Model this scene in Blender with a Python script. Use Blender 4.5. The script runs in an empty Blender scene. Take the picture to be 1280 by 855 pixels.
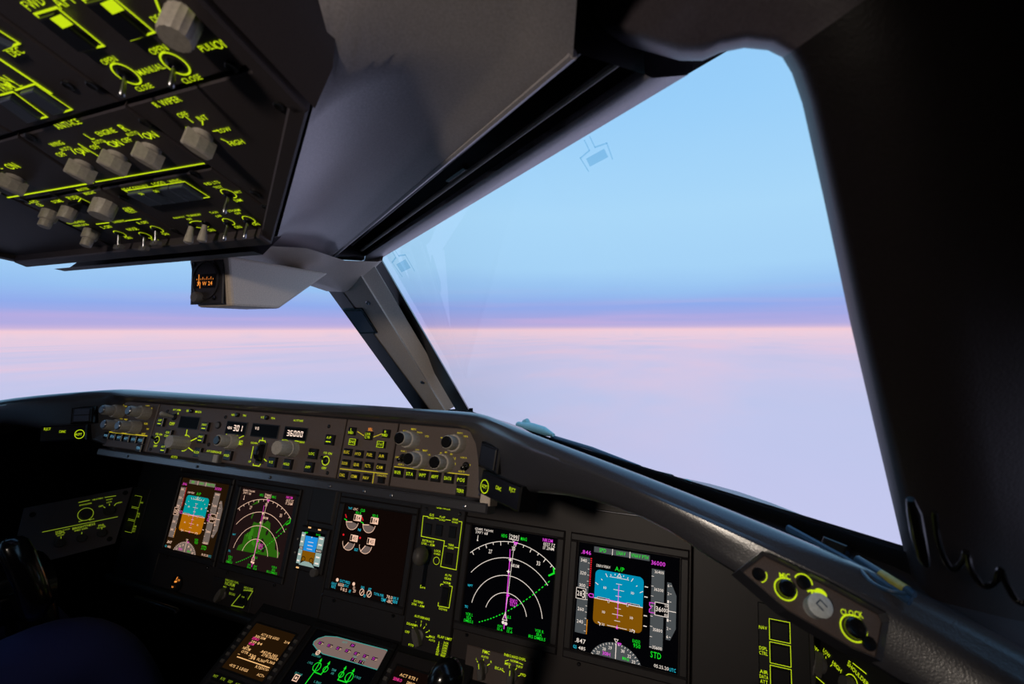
import bpy, bmesh, math, random
from mathutils import Vector as V, Matrix
random.seed(7)
SC = bpy.context.scene
COL = SC.collection
S2L = lambda c: tuple(((x/255)/12.92 if x/255 <= .04045 else ((x/255+.055)/1.055)**2.4) for x in c)

# ------------------------------------------------------------------ camera
FPX = 612.0
CAM = V((.654, 0, 1.25))
_y, _p, _r = (math.radians(a) for a in (22.1, -1.4, -0.2))
F0 = V((-math.sin(_y), math.cos(_y), 0)); R0 = V((math.cos(_y), math.sin(_y), 0)); UP = V((0, 0, 1))
FW = F0*math.cos(_p)+UP*math.sin(_p); U1 = UP*math.cos(_p)-F0*math.sin(_p)
RT = R0*math.cos(_r)+U1*math.sin(_r); UU = U1*math.cos(_r)-R0*math.sin(_r)
cd = bpy.data.cameras.new('camera'); cam = bpy.data.objects.new('camera', cd); COL.objects.link(cam)
cd.sensor_width = 36; cd.lens = FPX/1280*36; cd.clip_start = .01
cam.matrix_world = Matrix(((RT.x, UU.x, -FW.x, CAM.x), (RT.y, UU.y, -FW.y, CAM.y), (RT.z, UU.z, -FW.z, CAM.z), (0, 0, 0, 1)))
cd.dof.use_dof = True; cd.dof.focus_distance = 1.15; cd.dof.aperture_fstop = 9.5
SC.camera = cam
SC.view_settings.view_transform = 'Standard'; SC.view_settings.look = 'None'
SC.view_settings.gamma = 1; SC.view_settings.use_curve_mapping = False
SC.view_settings.exposure = 0

# ------------------------------------------------------------------ sky
wd = bpy.data.worlds.new('dawn_sky'); SC.world = wd; wd.use_nodes = True
nt = wd.node_tree; nt.nodes.clear()
def nn(t, **k):
    n = nt.nodes.new(t)
    for a, b in k.items(): setattr(n, a, b)
    return n
def ln(a, b): nt.links.new(a, b)
def mth(op, a, b=None, clamp=False):
    n = nn('ShaderNodeMath', operation=op, use_clamp=clamp)
    for i, s in enumerate((a, b)):
        if s is None: continue
        if isinstance(s, (int, float)): n.inputs[i].default_value = s
        else: ln(s, n.inputs[i])
    return n.outputs[0]
def mixc(f, a, b):
    n = nn('ShaderNodeMix', data_type='RGBA')
    for k, s in ((0, f), (6, a), (7, b)):
        if isinstance(s, (int, float)): n.inputs[k].default_value = s
        elif isinstance(s, tuple): n.inputs[k].default_value = (*s, 1)
        else: ln(s, n.inputs[k])
    return n.outputs[2]
tc = nn('ShaderNodeTexCoord'); sep = nn('ShaderNodeSeparateXYZ'); ln(tc.outputs['Generated'], sep.inputs[0])
# gentle waviness of the haze layers
mp = nn('ShaderNodeMapping'); mp.inputs['Scale'].default_value = (2.2, 2.2, 9); ln(tc.outputs['Generated'], mp.inputs[0])
nz = nn('ShaderNodeTexNoise'); nz.inputs['Scale'].default_value = 1.6; nz.inputs['Detail'].default_value = 3; ln(mp.outputs[0], nz.inputs[0])
wob = mth('MULTIPLY', mth('SUBTRACT', nz.outputs[0], .5), .035)
zabs = mth('ABSOLUTE', sep.outputs[2])
wob = mth('MULTIPLY', wob, mth('MULTIPLY', zabs, 12, True))
zz = mth('ADD', mth('SUBTRACT', sep.outputs[2], .002), wob)
fac = mth('DIVIDE', mth('ADD', zz, .5), 1.5)
rp = nn('ShaderNodeValToRGB'); ln(fac, rp.inputs[0])
stops = [(-.5, (205, 208, 244)), (-.26, (200, 203, 240)), (-.14, (196, 202, 238)), (-.08, (203, 202, 236)), (-.035, (216, 203, 232)),
         (-.006, (243, 210, 224)), (.001, (248, 206, 216)), (.005, (186, 176, 226)), (.022, (170, 172, 230)), (.045, (148, 174, 238)),
         (.075, (154, 196, 244)), (.12, (168, 214, 250)), (.22, (172, 219, 252)), (.4, (156, 210, 252)), (.55, (148, 204, 250)), (1, (120, 180, 240))]
el = rp.color_ramp.elements
for i, (z, c) in enumerate(stops):
    e = el[i] if i < 2 else el.new((z+.5)/1.5)
    e.position = (z+.5)/1.5; e.color = (*S2L(c), 1)
# cloud deck below the horizon: noise laid out on a level plane far below
dn = mth('MAXIMUM', mth('MULTIPLY', sep.outputs[2], -1), .012)
cb = nn('ShaderNodeCombineXYZ'); ln(mth('DIVIDE', sep.outputs[0], dn), cb.inputs[0]); ln(mth('DIVIDE', sep.outputs[1], dn), cb.inputs[1])
mp2 = nn('ShaderNodeMapping'); mp2.inputs['Scale'].default_value = (.16, .07, 1); mp2.inputs['Rotation'].default_value = (0, 0, .9); ln(cb.outputs[0], mp2.inputs[0])
n2 = nn('ShaderNodeTexNoise'); n2.inputs['Scale'].default_value = 1.3; n2.inputs['Detail'].default_value = 6; n2.inputs['Roughness'].default_value = .6; ln(mp2.outputs[0], n2.inputs[0])
below = mth('MULTIPLY', mth('MULTIPLY', zz, -40, True), mth('SUBTRACT', 1, mth('MULTIPLY', zabs, 2.2, True)))
pink = mth('MULTIPLY', mth('MULTIPLY', mth('SUBTRACT', n2.outputs[0], .5, True), 2.4, True), below)
cool = mth('MULTIPLY', mth('MULTIPLY', mth('SUBTRACT', .5, n2.outputs[0], True), 2.2, True), below)
c1 = mixc(pink, rp.outputs[0], S2L((246, 203, 218)))
c2 = mixc(cool, c1, S2L((176, 196, 236)))
# thin mauve streaks just above the horizon
mp3 = nn('ShaderNodeMapping'); mp3.inputs['Scale'].default_value = (1.3, 1.3, 34); mp3.inputs['Rotation'].default_value = (.012, .02, 0); ln(tc.outputs['Generated'], mp3.inputs[0])
n3 = nn('ShaderNodeTexNoise'); n3.inputs['Scale'].default_value = 1.5; n3.inputs['Detail'].default_value = 2; ln(mp3.outputs[0], n3.inputs[0])
band = mth('MULTIPLY', mth('MULTIPLY', zz, 90, True), mth('SUBTRACT', 1, mth('MULTIPLY', zz, 12), True))
stk = mth('MULTIPLY', mth('MULTIPLY', mth('SUBTRACT', n3.outputs[0], .47, True), 3.4, True), band)
c3 = mixc(stk, c2, S2L((200, 178, 226)))
bg = nn('ShaderNodeBackground'); ln(c3, bg.inputs[0]); bg.inputs[1].default_value = 1.0
ow = nn('ShaderNodeOutputWorld'); ln(bg.outputs[0], ow.inputs[0])

# the dome lamp's light is set where the lamp is built
# ------------------------------------------------------------------ materials
MATS = {}
def mat(name, col, rough=.55, metal=0, bump=.0, scale=400, var=.12, spec=.5, coat=0):
    if name in MATS: return MATS[name]
    m = bpy.data.materials.new(name); m.use_nodes = True; t = m.node_tree; b = t.nodes['Principled BSDF']
    tx = t.nodes.new('ShaderNodeTexCoord'); no = t.nodes.new('ShaderNodeTexNoise')
    no.inputs['Scale'].default_value = scale; no.inputs['Detail'].default_value = 3
    t.links.new(tx.outputs['Object'], no.inputs[0])
    r = t.nodes.new('ShaderNodeValToRGB'); t.links.new(no.outputs[0], r.inputs[0])
    c = S2L(col)
    r.color_ramp.elements[0].color = (*[x*(1-var) for x in c], 1); r.color_ramp.elements[0].position = .3
    r.color_ramp.elements[1].color = (*[min(1, x*(1+var)) for x in c], 1); r.color_ramp.elements[1].position = .7
    t.links.new(r.outputs[0], b.inputs['Base Color'])
    b.inputs['Roughness'].default_value = rough; b.inputs['Metallic'].default_value = metal
    b.inputs['Specular IOR Level'].default_value = spec; b.inputs['Coat Weight'].default_value = coat; b.inputs['Coat Roughness'].default_value = .3
    if bump:
        bp = t.nodes.new('ShaderNodeBump'); bp.inputs['Strength'].default_value = bump; bp.inputs['Distance'].default_value = .0008
        t.links.new(no.outputs[0], bp.inputs['Height']); t.links.new(bp.outputs[0], b.inputs['Normal'])
    MATS[name] = m; return m
def emit(name, col, s=1.0):
    if name in MATS: return MATS[name]
    m = bpy.data.materials.new(name); m.use_nodes = True; t = m.node_tree; t.nodes.clear()
    e = t.nodes.new('ShaderNodeEmission'); e.inputs[0].default_value = (*S2L(col), 1); e.inputs[1].default_value = s
    o = t.nodes.new('ShaderNodeOutputMaterial'); t.links.new(e.outputs[0], o.inputs[0])
    MATS[name] = m; return m
mat('panel_grey', (132, 124, 128), .5, bump=.15, scale=900)
mat('main_brown', (44, 37, 36), .5, bump=.15, scale=900)
mat('panel_brown', (92, 80, 76), .5, bump=.15, scale=900)
mat('panel_dark', (38, 34, 36), .5, bump=.15, scale=900)
mat('panel_black', (20, 19, 21), .45)
mat('overhead_grey', (62, 55, 58), .55, bump=.15, scale=900)
mat('charcoal', (58, 58, 64), .25, bump=.2, scale=700, spec=1.0, coat=.6)
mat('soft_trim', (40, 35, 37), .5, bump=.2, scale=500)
mat('ceiling_grey', (186, 180, 184), .36, bump=.12, scale=600)
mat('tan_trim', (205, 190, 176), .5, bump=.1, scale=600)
mat('lit_trim', (104, 96, 104), .45, bump=.15, scale=500)
mat('knob_grey', (168, 160, 150), .45)
mat('knob_dark', (92, 88, 86), .5)
mat('cap_black', (14, 14, 17), .25, spec=.6)
mat('gloss_black', (12, 12, 14), .18, spec=.6)
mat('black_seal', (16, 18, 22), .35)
mat('button_black', (22, 22, 26), .35)
mat('metal', (150, 150, 155), .28, metal=1)
mat('dark_metal', (70, 70, 74), .35, metal=1)
mat('white_button', (205, 212, 214), .4)
mat('wiper_paint', (150, 205, 208), .4)
mat('glass_black', (6, 6, 8), .5, spec=.12)
mat('wall_dark', (46, 40, 42), .7, bump=.2, scale=500)
mat('floor_dark', (34, 34, 38), .9, bump=.4, scale=300)
mat('navy_cloth', (30, 36, 92), .85, bump=.5, scale=900)
mat('skin', (176, 134, 112), .55)
mat('hair', (44, 36, 30), .7)
mat('shirt', (190, 194, 205), .8, bump=.3, scale=800)
mat('shoe', (14, 13, 13), .35)
mat('placard', (70, 78, 96), .3)
mat('pen_yellow', (170, 160, 70), .35)
mat('cable', (40, 70, 100), .35)
LIME = emit('legend_lime', (196, 222, 22), 1.05)
emit('legend_dim', (150, 175, 35), .75)
emit('legend_gold', (206, 186, 40), .9)
emit('s_white', (240, 226, 214)); emit('s_mag', (232, 70, 226)); emit('s_green', (24, 225, 40)); emit('s_cyan', (40, 190, 215))
emit('s_red', (225, 30, 40)); emit('s_amber', (225, 140, 30)); emit('s_grey', (74, 78, 80)); emit('s_sky', (0, 138, 176)); emit('s_brown', (126, 80, 6)); emit('s_black', (3, 3, 5))
emit('w_white', (246, 200, 172)); emit('w_mag', (225, 60, 180)); emit('w_green', (30, 190, 20)); emit('w_cyan', (40, 170, 185))
emit('w_red', (205, 30, 30)); emit('w_grey', (112, 98, 90)); emit('w_sky', (0, 148, 150)); emit('w_brown', (172, 102, 6)); emit('w_black', (34, 20, 6)); emit('w_terrain', (40, 92, 14)); emit('w_black2', (30, 18, 18))
emit('e_black', (15, 7, 5)); emit('e_grey', (108, 92, 86)); emit('seg_white', (255, 225, 205), 1.3); emit('cdu_amber', (255, 196, 128)); emit('orange', (255, 150, 60), 1.1)
emit('s_mag2', (255, 60, 150)); emit('s_cyan2', (60, 150, 140)); emit('isfd_sky', (30, 140, 220)); emit('isfd_grey', (140, 165, 160)); emit('syn_grey', (120, 100, 94)); emit('lamp_blue', (110, 170, 205), .8)
emit('dome_glow', (255, 226, 190), 2)
def glass_mat():
    m = bpy.data.materials.new('window_glass'); m.use_nodes = True; t = m.node_tree; t.nodes.clear()
    tr = t.nodes.new('ShaderNodeBsdfTransparent'); tr.inputs[0].default_value = (.985, .99, 1, 1)
    gl = t.nodes.new('ShaderNodeBsdfGlossy'); gl.inputs['Roughness'].default_value = .02
    lw = t.nodes.new('ShaderNodeLayerWeight'); lw.inputs[0].default_value = .5
    pw = t.nodes.new('ShaderNodeMath'); pw.operation = 'POWER'; pw.inputs[1].default_value = 5; t.links.new(lw.outputs['Facing'], pw.inputs[0])
    fr = t.nodes.new('ShaderNodeMath'); fr.operation = 'MULTIPLY_ADD'; fr.inputs[1].default_value = .7; fr.inputs[2].default_value = .025; t.links.new(pw.outputs[0], fr.inputs[0])
    mx = t.nodes.new('ShaderNodeMixShader'); o = t.nodes.new('ShaderNodeOutputMaterial')
    t.links.new(fr.outputs[0], mx.inputs[0]); t.links.new(tr.outputs[0], mx.inputs[1]); t.links.new(gl.outputs[0], mx.inputs[2]); t.links.new(mx.outputs[0], o.inputs[0])
    MATS['window_glass'] = m
glass_mat()
def film_mat():
    m = bpy.data.materials.new('heater_film'); m.use_nodes = True; t = m.node_tree; t.nodes.clear()
    tr = t.nodes.new('ShaderNodeBsdfTransparent'); tr.inputs[0].default_value = (.62, .78, .86, 1)
    o = t.nodes.new('ShaderNodeOutputMaterial'); t.links.new(tr.outputs[0], o.inputs[0]); MATS['heater_film'] = m
film_mat()

# ------------------------------------------------------------------ pixel rays and frames
def ray(u, v): return FW+RT*((u-640)/FPX)+UU*((427.5-v)/FPX)
def hit(p, P, N):
    d = ray(*p); return CAM+d*((V(P)-CAM).dot(V(N))/d.dot(V(N)))
def aty(p, y): d = ray(*p); return CAM+d*((y-CAM.y)/d.y)
def atx(p, x): d = ray(*p); return CAM+d*((x-CAM.x)/d.x)
def atz(p, z): d = ray(*p); return CAM+d*((z-CAM.z)/d.z)
def mir(p): return V((-p[0], p[1], p[2]))
class Frame:
    def __init__(s, O, a, b):
        s.O = V(O); s.a = V(a).normalized(); s.n = s.a.cross(V(b)).normalized(); s.b = s.n.cross(s.a)
    def W(s, x, y, h=0): return s.O+s.a*x+s.b*y+s.n*h
    def at(s, p, h=0):
        q = hit(p, s.O+s.n*h, s.n)-s.O; return q.dot(s.a), q.dot(s.b)
    def apx(s, p):   # metres along a per pixel
        x, y = s.at(p); q = s.W(x+.001, y)-CAM; d = q.dot(FW)
        u = 640+FPX*q.dot(RT)/d; v = 427.5-FPX*q.dot(UU)/d
        return .001/math.hypot(u-p[0], v-p[1])
    def shift(s, x, y, h=0): f = Frame.__new__(Frame); f.O = s.W(x, y, h); f.a, f.b, f.n = s.a, s.b, s.n; return f
    def rot(s, ang):
        f = Frame.__new__(Frame); f.O = s.O.copy(); c, q = math.cos(ang), math.sin(ang); f.a = s.a*c+s.b*q; f.b = s.b*c-s.a*q; f.n = s.n; return f
def crop(x0, y0, k): return lambda x, y: (x0+x/k, y0+y/k)

# ------------------------------------------------------------------ letters (one flat mesh per character)
GL = {}
def load_glyphs():
    chars = 'ABCDEFGHIJKLMNOPQRSTUVWXYZ0123456789./-+<>°→[]'
    obs = []
    for ch in chars:
        c = bpy.data.curves.new('glyph', 'FONT'); c.body = ch; c.size = 1; c.resolution_u = 2; c.offset = .004
        o = bpy.data.objects.new('glyph', c); COL.objects.link(o); obs.append(o)
    dg = bpy.context.evaluated_depsgraph_get()
    for ch, o in zip(chars, obs):
        e = o.evaluated_get(dg); m = e.to_mesh()
        vs = [(v.co.x, v.co.y) for v in m.vertices]; fs = [tuple(p.vertices) for p in m.polygons]; e.to_mesh_clear()
        if vs:
            x0 = min(v[0] for v in vs); x1 = max(v[0] for v in vs)
            GL[ch] = ([(v[0]-x0, v[1]) for v in vs], fs, x1-x0)
    cap = max(v[1] for v in GL['H'][0])
    for k in GL: GL[k] = ([(x/cap, y/cap) for x, y in GL[k][0]], GL[k][1], GL[k][2]/cap)
    for o in obs:
        c = o.data; bpy.data.objects.remove(o); bpy.data.curves.remove(c)
load_glyphs()
def text_w(s): return sum((GL[c][2] if c in GL else .32)+.16 for c in s)-.16

# ------------------------------------------------------------------ mesh builder
class MB:
    def __init__(s): s.v = []; s.f = []; s.m = []; s.mats = []
    def mi(s, m):
        if m not in s.mats: s.mats.append(m)
        return s.mats.index(m)
    def add(s, vs, fs, m):
        o = len(s.v); s.v += [V(x) for x in vs]; k = s.mi(m)
        for f in fs: s.f.append(tuple(i+o for i in f)); s.m.append(k)
        return s
    def poly(s, fr, pts, h, m):
        vs = [fr.W(x, y, h) for x, y in pts]
        A = sum(pts[i-1][0]*pts[i][1]-pts[i][0]*pts[i-1][1] for i in range(len(pts)))
        idx = list(range(len(pts)))
        if A < 0: idx.reverse()
        return s.add(vs, [idx], m)
    def rect(s, fr, x0, x1, y0, y1, h, m): return s.poly(fr, [(x0, y0), (x1, y0), (x1, y1), (x0, y1)], h, m)
    def prism(s, fr, pts, h0, h1, m, bev=0):
        n = len(pts); A = sum(pts[i-1][0]*pts[i][1]-pts[i][0]*pts[i-1][1] for i in range(n))
        if A < 0: pts = pts[::-1]
        rows = [[fr.W(x, y, h0) for x, y in pts]]
        if bev:
            cx = sum(p[0] for p in pts)/n; cy = sum(p[1] for p in pts)/n
            rows.append([fr.W(x, y, h1-bev) for x, y in pts])
            ins = []
            for i in range(n):
                p0, p1, p2 = V(pts[i-1]), V(pts[i]), V(pts[(i+1) % n])
                d1 = (p1-p0).normalized(); d2 = (p2-p1).normalized(); n1 = V((-d1.y, d1.x)); n2_ = V((-d2.y, d2.x))
                bi = n1+n2_; bi = bi/max(.3, bi.dot(n1)); ins.append(p1+bi*bev)
            rows.append([fr.W(p.x, p.y, h1) for p in ins])
        else: rows.append([fr.W(x, y, h1) for x, y in pts])
        vs = [p for r in rows for p in r]; fs = [tuple(range(n))[::-1], tuple(range((len(rows)-1)*n, len(rows)*n))]
        for k in range(len(rows)-1):
            for i in range(n): j = (i+1) % n; fs.append((k*n+i, k*n+j, (k+1)*n+j, (k+1)*n+i))
        return s.add(vs, fs, m)
    def box(s, fr, x0, x1, y0, y1, h0, h1, m, bev=0): return s.prism(fr, [(x0, y0), (x1, y0), (x1, y1), (x0, y1)], h0, h1, m, bev)
    def lathe(s, fr, cx, cy, prof, m, n=20, sx=1, cap=True, grip=0):
        vs = []; fs = []
        for r, h in prof:
            for i in range(n):
                a = 2*math.pi*i/n; rr = r*(1-grip*(i % 2))
                vs.append(fr.W(cx+rr*math.cos(a)*sx, cy+rr*math.sin(a), h))
        k = len(prof)
        for j in range(k-1):
            for i in range(n): q = (i+1) % n; fs.append((j*n+i, j*n+q, (j+1)*n+q, (j+1)*n+i))
        if cap: fs.append(tuple(range((k-1)*n, k*n))); fs.append(tuple(range(n))[::-1])
        return s.add(vs, fs, m)
    def ring(s, fr, cx, cy, r0, r1, h, m, a0=0, a1=360, n=None, sx=1):
        n = n or max(6, int(abs(a1-a0)/9)); vs = []; fs = []
        for i in range(n+1):
            a = math.radians(a0+(a1-a0)*i/n)
            for r in (r0, r1): vs.append(fr.W(cx+sx*r*math.cos(a), cy+r*math.sin(a), h))
        for i in range(n): fs.append((2*i, 2*i+1, 2*i+3, 2*i+2))
        return s.add(vs, fs, m)
    def line(s, fr, p, q, w, h, m):
        p, q = V(p), V(q); d = (q-p).normalized(); t = V((-d.y, d.x))*w/2
        return s.poly(fr, [tuple(p-t), tuple(q-t), tuple(q+t), tuple(p+t)], h, m)
    def path(s, fr, pts, w, h, m, close=False):
        for i in range(len(pts)-(0 if close else 1)):
            p, q = V(pts[i]), V(pts[(i+1) % len(pts)]); d = (q-p).normalized()*w*.5
            s.line(fr, p-d, q+d, w, h, m)
        return s
    def text(s, fr, st, x, y, w, h, m, hgt=None, rot=0):
        """centred at x,y; either total width w or cap height hgt"""
        tw = text_w(st)
        k = (w/tw) if w else hgt
        ky = hgt if hgt else k
        c, q = math.cos(rot), math.sin(rot); cx = -tw*k/2
        for ch in st:
            if ch in GL:
                vs, fs, gw = GL[ch]
                P = [(cx+a*k, b*ky-ky/2) for a, b in vs]
                s.add([fr.W(x+a*c-b*q, y+a*q+b*c, h) for a, b in P], fs, m); cx += (gw+.16)*k
            else: cx += .48*k
        return s
    def seg7(s, fr, st, x, y, hgt, h, m):
        w = hgt*.55; t = hgt*.13; adv = hgt*.78; x0 = x-adv*len(st)/2
        T = {'0': 'abcdef', '1': 'bc', '2': 'abged', '3': 'abgcd', '4': 'fgbc', '5': 'afgcd', '6': 'afgedc', '7': 'abc', '8': 'abcdefg', '9': 'abcdfg'}
        for i, ch in enumerate(st):
            X = x0+adv*i; Y = y-hgt/2; e = t*.3
            R = dict(a=(X+e, X+w-e, Y+hgt-t, Y+hgt), d=(X+e, X+w-e, Y, Y+t), g=(X+e, X+w-e, Y+hgt/2-t/2, Y+hgt/2+t/2),
                     f=(X, X+t, Y+hgt/2+e, Y+hgt-e), b=(X+w-t, X+w, Y+hgt/2+e, Y+hgt-e), e=(X, X+t, Y+e, Y+hgt/2-e), c=(X+w-t, X+w, Y+e, Y+hgt/2-e))
            for k in T.get(ch, ''): s.rect(fr, *R[k], h, m)
        return s
    def tube(s, pts, r, m, n=10, cap=True):
        pts = [V(p) for p in pts]; rs = r if isinstance(r, (list, tuple)) else [r]*len(pts)
        vs = []; fs = []; ref = None
        for i, p in enumerate(pts):
            d = (pts[min(i+1, len(pts)-1)]-pts[max(i-1, 0)]).normalized()
            if ref is None: ref = d.orthogonal().normalized()
            ref = (ref-d*ref.dot(d)).normalized(); b = d.cross(ref)
            ra, rb = rs[i] if isinstance(rs[i], (list, tuple)) else (rs[i], rs[i])
            for k in range(n):
                a = 2*math.pi*k/n; vs.append(p+ref*math.cos(a)*ra+b*math.sin(a)*rb)
        for i in range(len(pts)-1):
            for k in range(n): q = (k+1) % n; fs.append((i*n+k, i*n+q, (i+1)*n+q, (i+1)*n+k))
        if cap: fs.append(tuple(range(n))[::-1]); fs.append(tuple(range((len(pts)-1)*n, len(pts)*n)))
        return s.add(vs, fs, m)
    def grid(s, rows, m, flip=False):
        n = len(rows[0]); vs = [p for r in rows for p in r]; fs = []
        for j in range(len(rows)-1):
            for i in range(n-1):
                f = (j*n+i, j*n+i+1, (j+1)*n+i+1, (j+1)*n+i); fs.append(f[::-1] if flip else f)
        return s.add(vs, fs, m)
    def build(s, name, parent=None, smooth=False, angle=40, bevel=0, solid=0, subsurf=0):
        base = parent
        while base is not None and base.parent is not None: base = base.parent
        off = base.location.copy() if base is not None else V((0, 0, 0))
        if base is None and s.v:
            lo = V([min(v[i] for v in s.v) for i in range(3)]); hi = V([max(v[i] for v in s.v) for i in range(3)])
            off = V(((lo.x+hi.x)/2, (lo.y+hi.y)/2, lo.z))
        me = bpy.data.meshes.new(name); me.from_pydata([tuple(v-off) for v in s.v], [], s.f)
        for m in s.mats: me.materials.append(MATS[m])
        me.polygons.foreach_set('material_index', s.m)
        if smooth:
            me.polygons.foreach_set('use_smooth', [True]*len(me.polygons)); me.update()
            if angle < 180: me.set_sharp_from_angle(angle=math.radians(angle))
        me.update()
        o = bpy.data.objects.new(name, me); COL.objects.link(o)
        if name in ('legend', 'symbology'): o['kind'] = 'stuff'
        if parent is not None: o.parent = parent
        else: o.location = off
        if bevel:
            b = o.modifiers.new('bevel', 'BEVEL'); b.width = bevel; b.segments = 2; b.limit_method = 'ANGLE'
        if solid:
            b = o.modifiers.new('solid', 'SOLIDIFY'); b.thickness = solid; b.offset = -1
        if subsurf:
            b = o.modifiers.new('sub', 'SUBSURF'); b.levels = b.render_levels = subsurf
        return o
def tag(o, label, cat, group=None):
    o['label'] = label; o['category'] = cat
    if group: o['group'] = group
    return o
def struct(o, label=None):
    o['kind'] = 'structure'
    if label: o['label'] = label
    return o
def thing(name, loc, label, cat, group=None):
    o = bpy.data.objects.new(name, None); COL.objects.link(o); o.location = V(loc); o.empty_display_size = .02
    return tag(o, label, cat, group)

# ================================================================== frames of the place
MAIN = Frame((0, .851, .87), (1, 0, 0), (0, math.sin(math.radians(17)), math.cos(math.radians(17))))
MCPF = Frame((0, .55, 1.037), (1, 0, 0), (0, .292, .956))
OVH = Frame((0, .224, 1.41), (1, 0, 0), (0, -math.cos(math.radians(21)), math.sin(math.radians(21))))
LOW = Frame((0, .763, .638), (1, 0, 0), (0, .885, .466))
W1, W2, W3 = V((.05, 1.13, 1.03)), V((.8, .52, 1.03)), V((.02, .85, 1.40))
WN = (W2-W1).cross(W3-W1).normalized()
WIN = Frame(W1, W2-W1, W3-W1)     # n points inward or outward, checked below
H0, H1 = V((.02, .85, 1.40)), V((.645, .35, 1.43))
SN = (H1-H0).cross(V((-.62, -.78, 0))).normalized()
def onsof(p, d=0): return hit(p, H0, SN)+V((0, 0, d))
def onwin(p, d=0):    # d metres inward from the pane
    n = WN if WN.y < 0 else -WN
    return hit(p, W1+n*d, WN)
WNI = WN if WN.y < 0 else -WN

# ================================================================== room shell
def lerp(a, b, t): return V(a)*(1-t)+V(b)*t
XF = Frame((0, 0, 0), (1, 0, 0), (0, 1, 0))
o = MB().box(XF, -1.2, 1.2, -1.15, 1.25, -.04, 0, 'floor_dark').build('floor'); struct(o, 'dark cockpit floor')
o = MB().box(Frame((0, -1.1, 0), (1, 0, 0), (0, 0, 1)), -1.2, 1.2, 0, 1.75, -.0, .04, 'wall_dark').build('wall_back'); struct(o)
for nm, sg in (('wall_right', 1), ('wall_left', -1)):
    ys = [.62, .36, .16, -.5, -1.1]; prof = [(1.14, 0), (1.14, .8), (.97, 1.0), (.81, 1.38), (.66, 1.58)]
    m = MB()
    for j in range(4):
        for i in range(4):
            if (j == 2 and i == 2) or (j == 0 and i >= 2): continue
            q = [V((sg*prof[i][0], ys[j], prof[i][1])), V((sg*prof[i+1][0], ys[j], prof[i+1][1])), V((sg*prof[i+1][0], ys[j+1], prof[i+1][1])), V((sg*prof[i][0], ys[j+1], prof[i][1]))]
            m.add(q, [(0, 1, 2, 3)], 'wall_dark')
    m.add([V((sg*1.14, .62, 0)), V((sg*1.14, 1.23, 0)), V((sg*1.14, 1.23, .66 if sg > 0 else .99)), V((sg*1.14, .62, 1.0))], [(0, 1, 2, 3)], 'wall_dark'); m.add([V((sg*1.14, .62, .8)), V((sg*1.14, .62, 1.0)), V((sg*.97, .62, 1.0))], [(0, 1, 2)], 'wall_dark')
    o = m.build(nm); struct(o)
    p0, p1 = prof[2], prof[3]
    w = MB().add([V((sg*(p0[0]+.005), ys[2], p0[1])), V((sg*(p1[0]+.005), ys[2], p1[1])), V((sg*(p1[0]+.005), ys[3], p1[1])), V((sg*(p0[0]+.005), ys[3], p0[1]))], [(0, 1, 2, 3)], 'window_glass').build('window_3' if sg > 0 else 'window_4')
    struct(w, 'side cockpit window pane')
    fm = MB(); c = [V((sg*p0[0], ys[2], p0[1])), V((sg*p1[0], ys[2], p1[1])), V((sg*p1[0], ys[3], p1[1])), V((sg*p0[0], ys[3], p0[1]))]
    fm.tube(c+[c[0]], .012, 'black_seal', 8); fm.build('window_frame', w)
sill = lambda x: V((x, 1.175-.84*abs(x), 1.03+.04*abs(x)))
m = MB(); pts = [V((-1.16, .62, 1.0))]+[sill(x) for x in (-.82, -.4, 0, .4, .82)]+[V((1.16, .62, 1.0))]
fw_ = [V((x, 1.22, z)) for x, z in ((-1.16, .985), (-.8, .985), (-.4, .985), (0, .985), (.4, .93), (.8, .74), (1.16, .66))]
m.grid([[p+V((0, .02, 0)) for p in pts], fw_, [V((p.x, p.y, 0)) for p in fw_]], 'wall_dark'); struct(m.build('wall_front'))
m = MB(); m.grid([[V((-.76, .33, 1.46)), V((-.36, .62, 1.44)), V((0, .9, 1.425)), V((.36, .62, 1.44)), V((.76, .33, 1.46))],
                  [V((-.9, .1, 1.56)), V((-.4, .25, 1.62)), V((0, .3, 1.64)), V((.4, .25, 1.62)), V((.9, .1, 1.56))],
                  [V((-.9, -1.12, 1.62)), V((-.4, -1.12, 1.7)), V((0, -1.12, 1.72)), V((.4, -1.12, 1.7)), V((.9, -1.12, 1.62))]], 'wall_dark')
ceiling = struct(m.build('ceiling'), 'cockpit ceiling')

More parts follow.
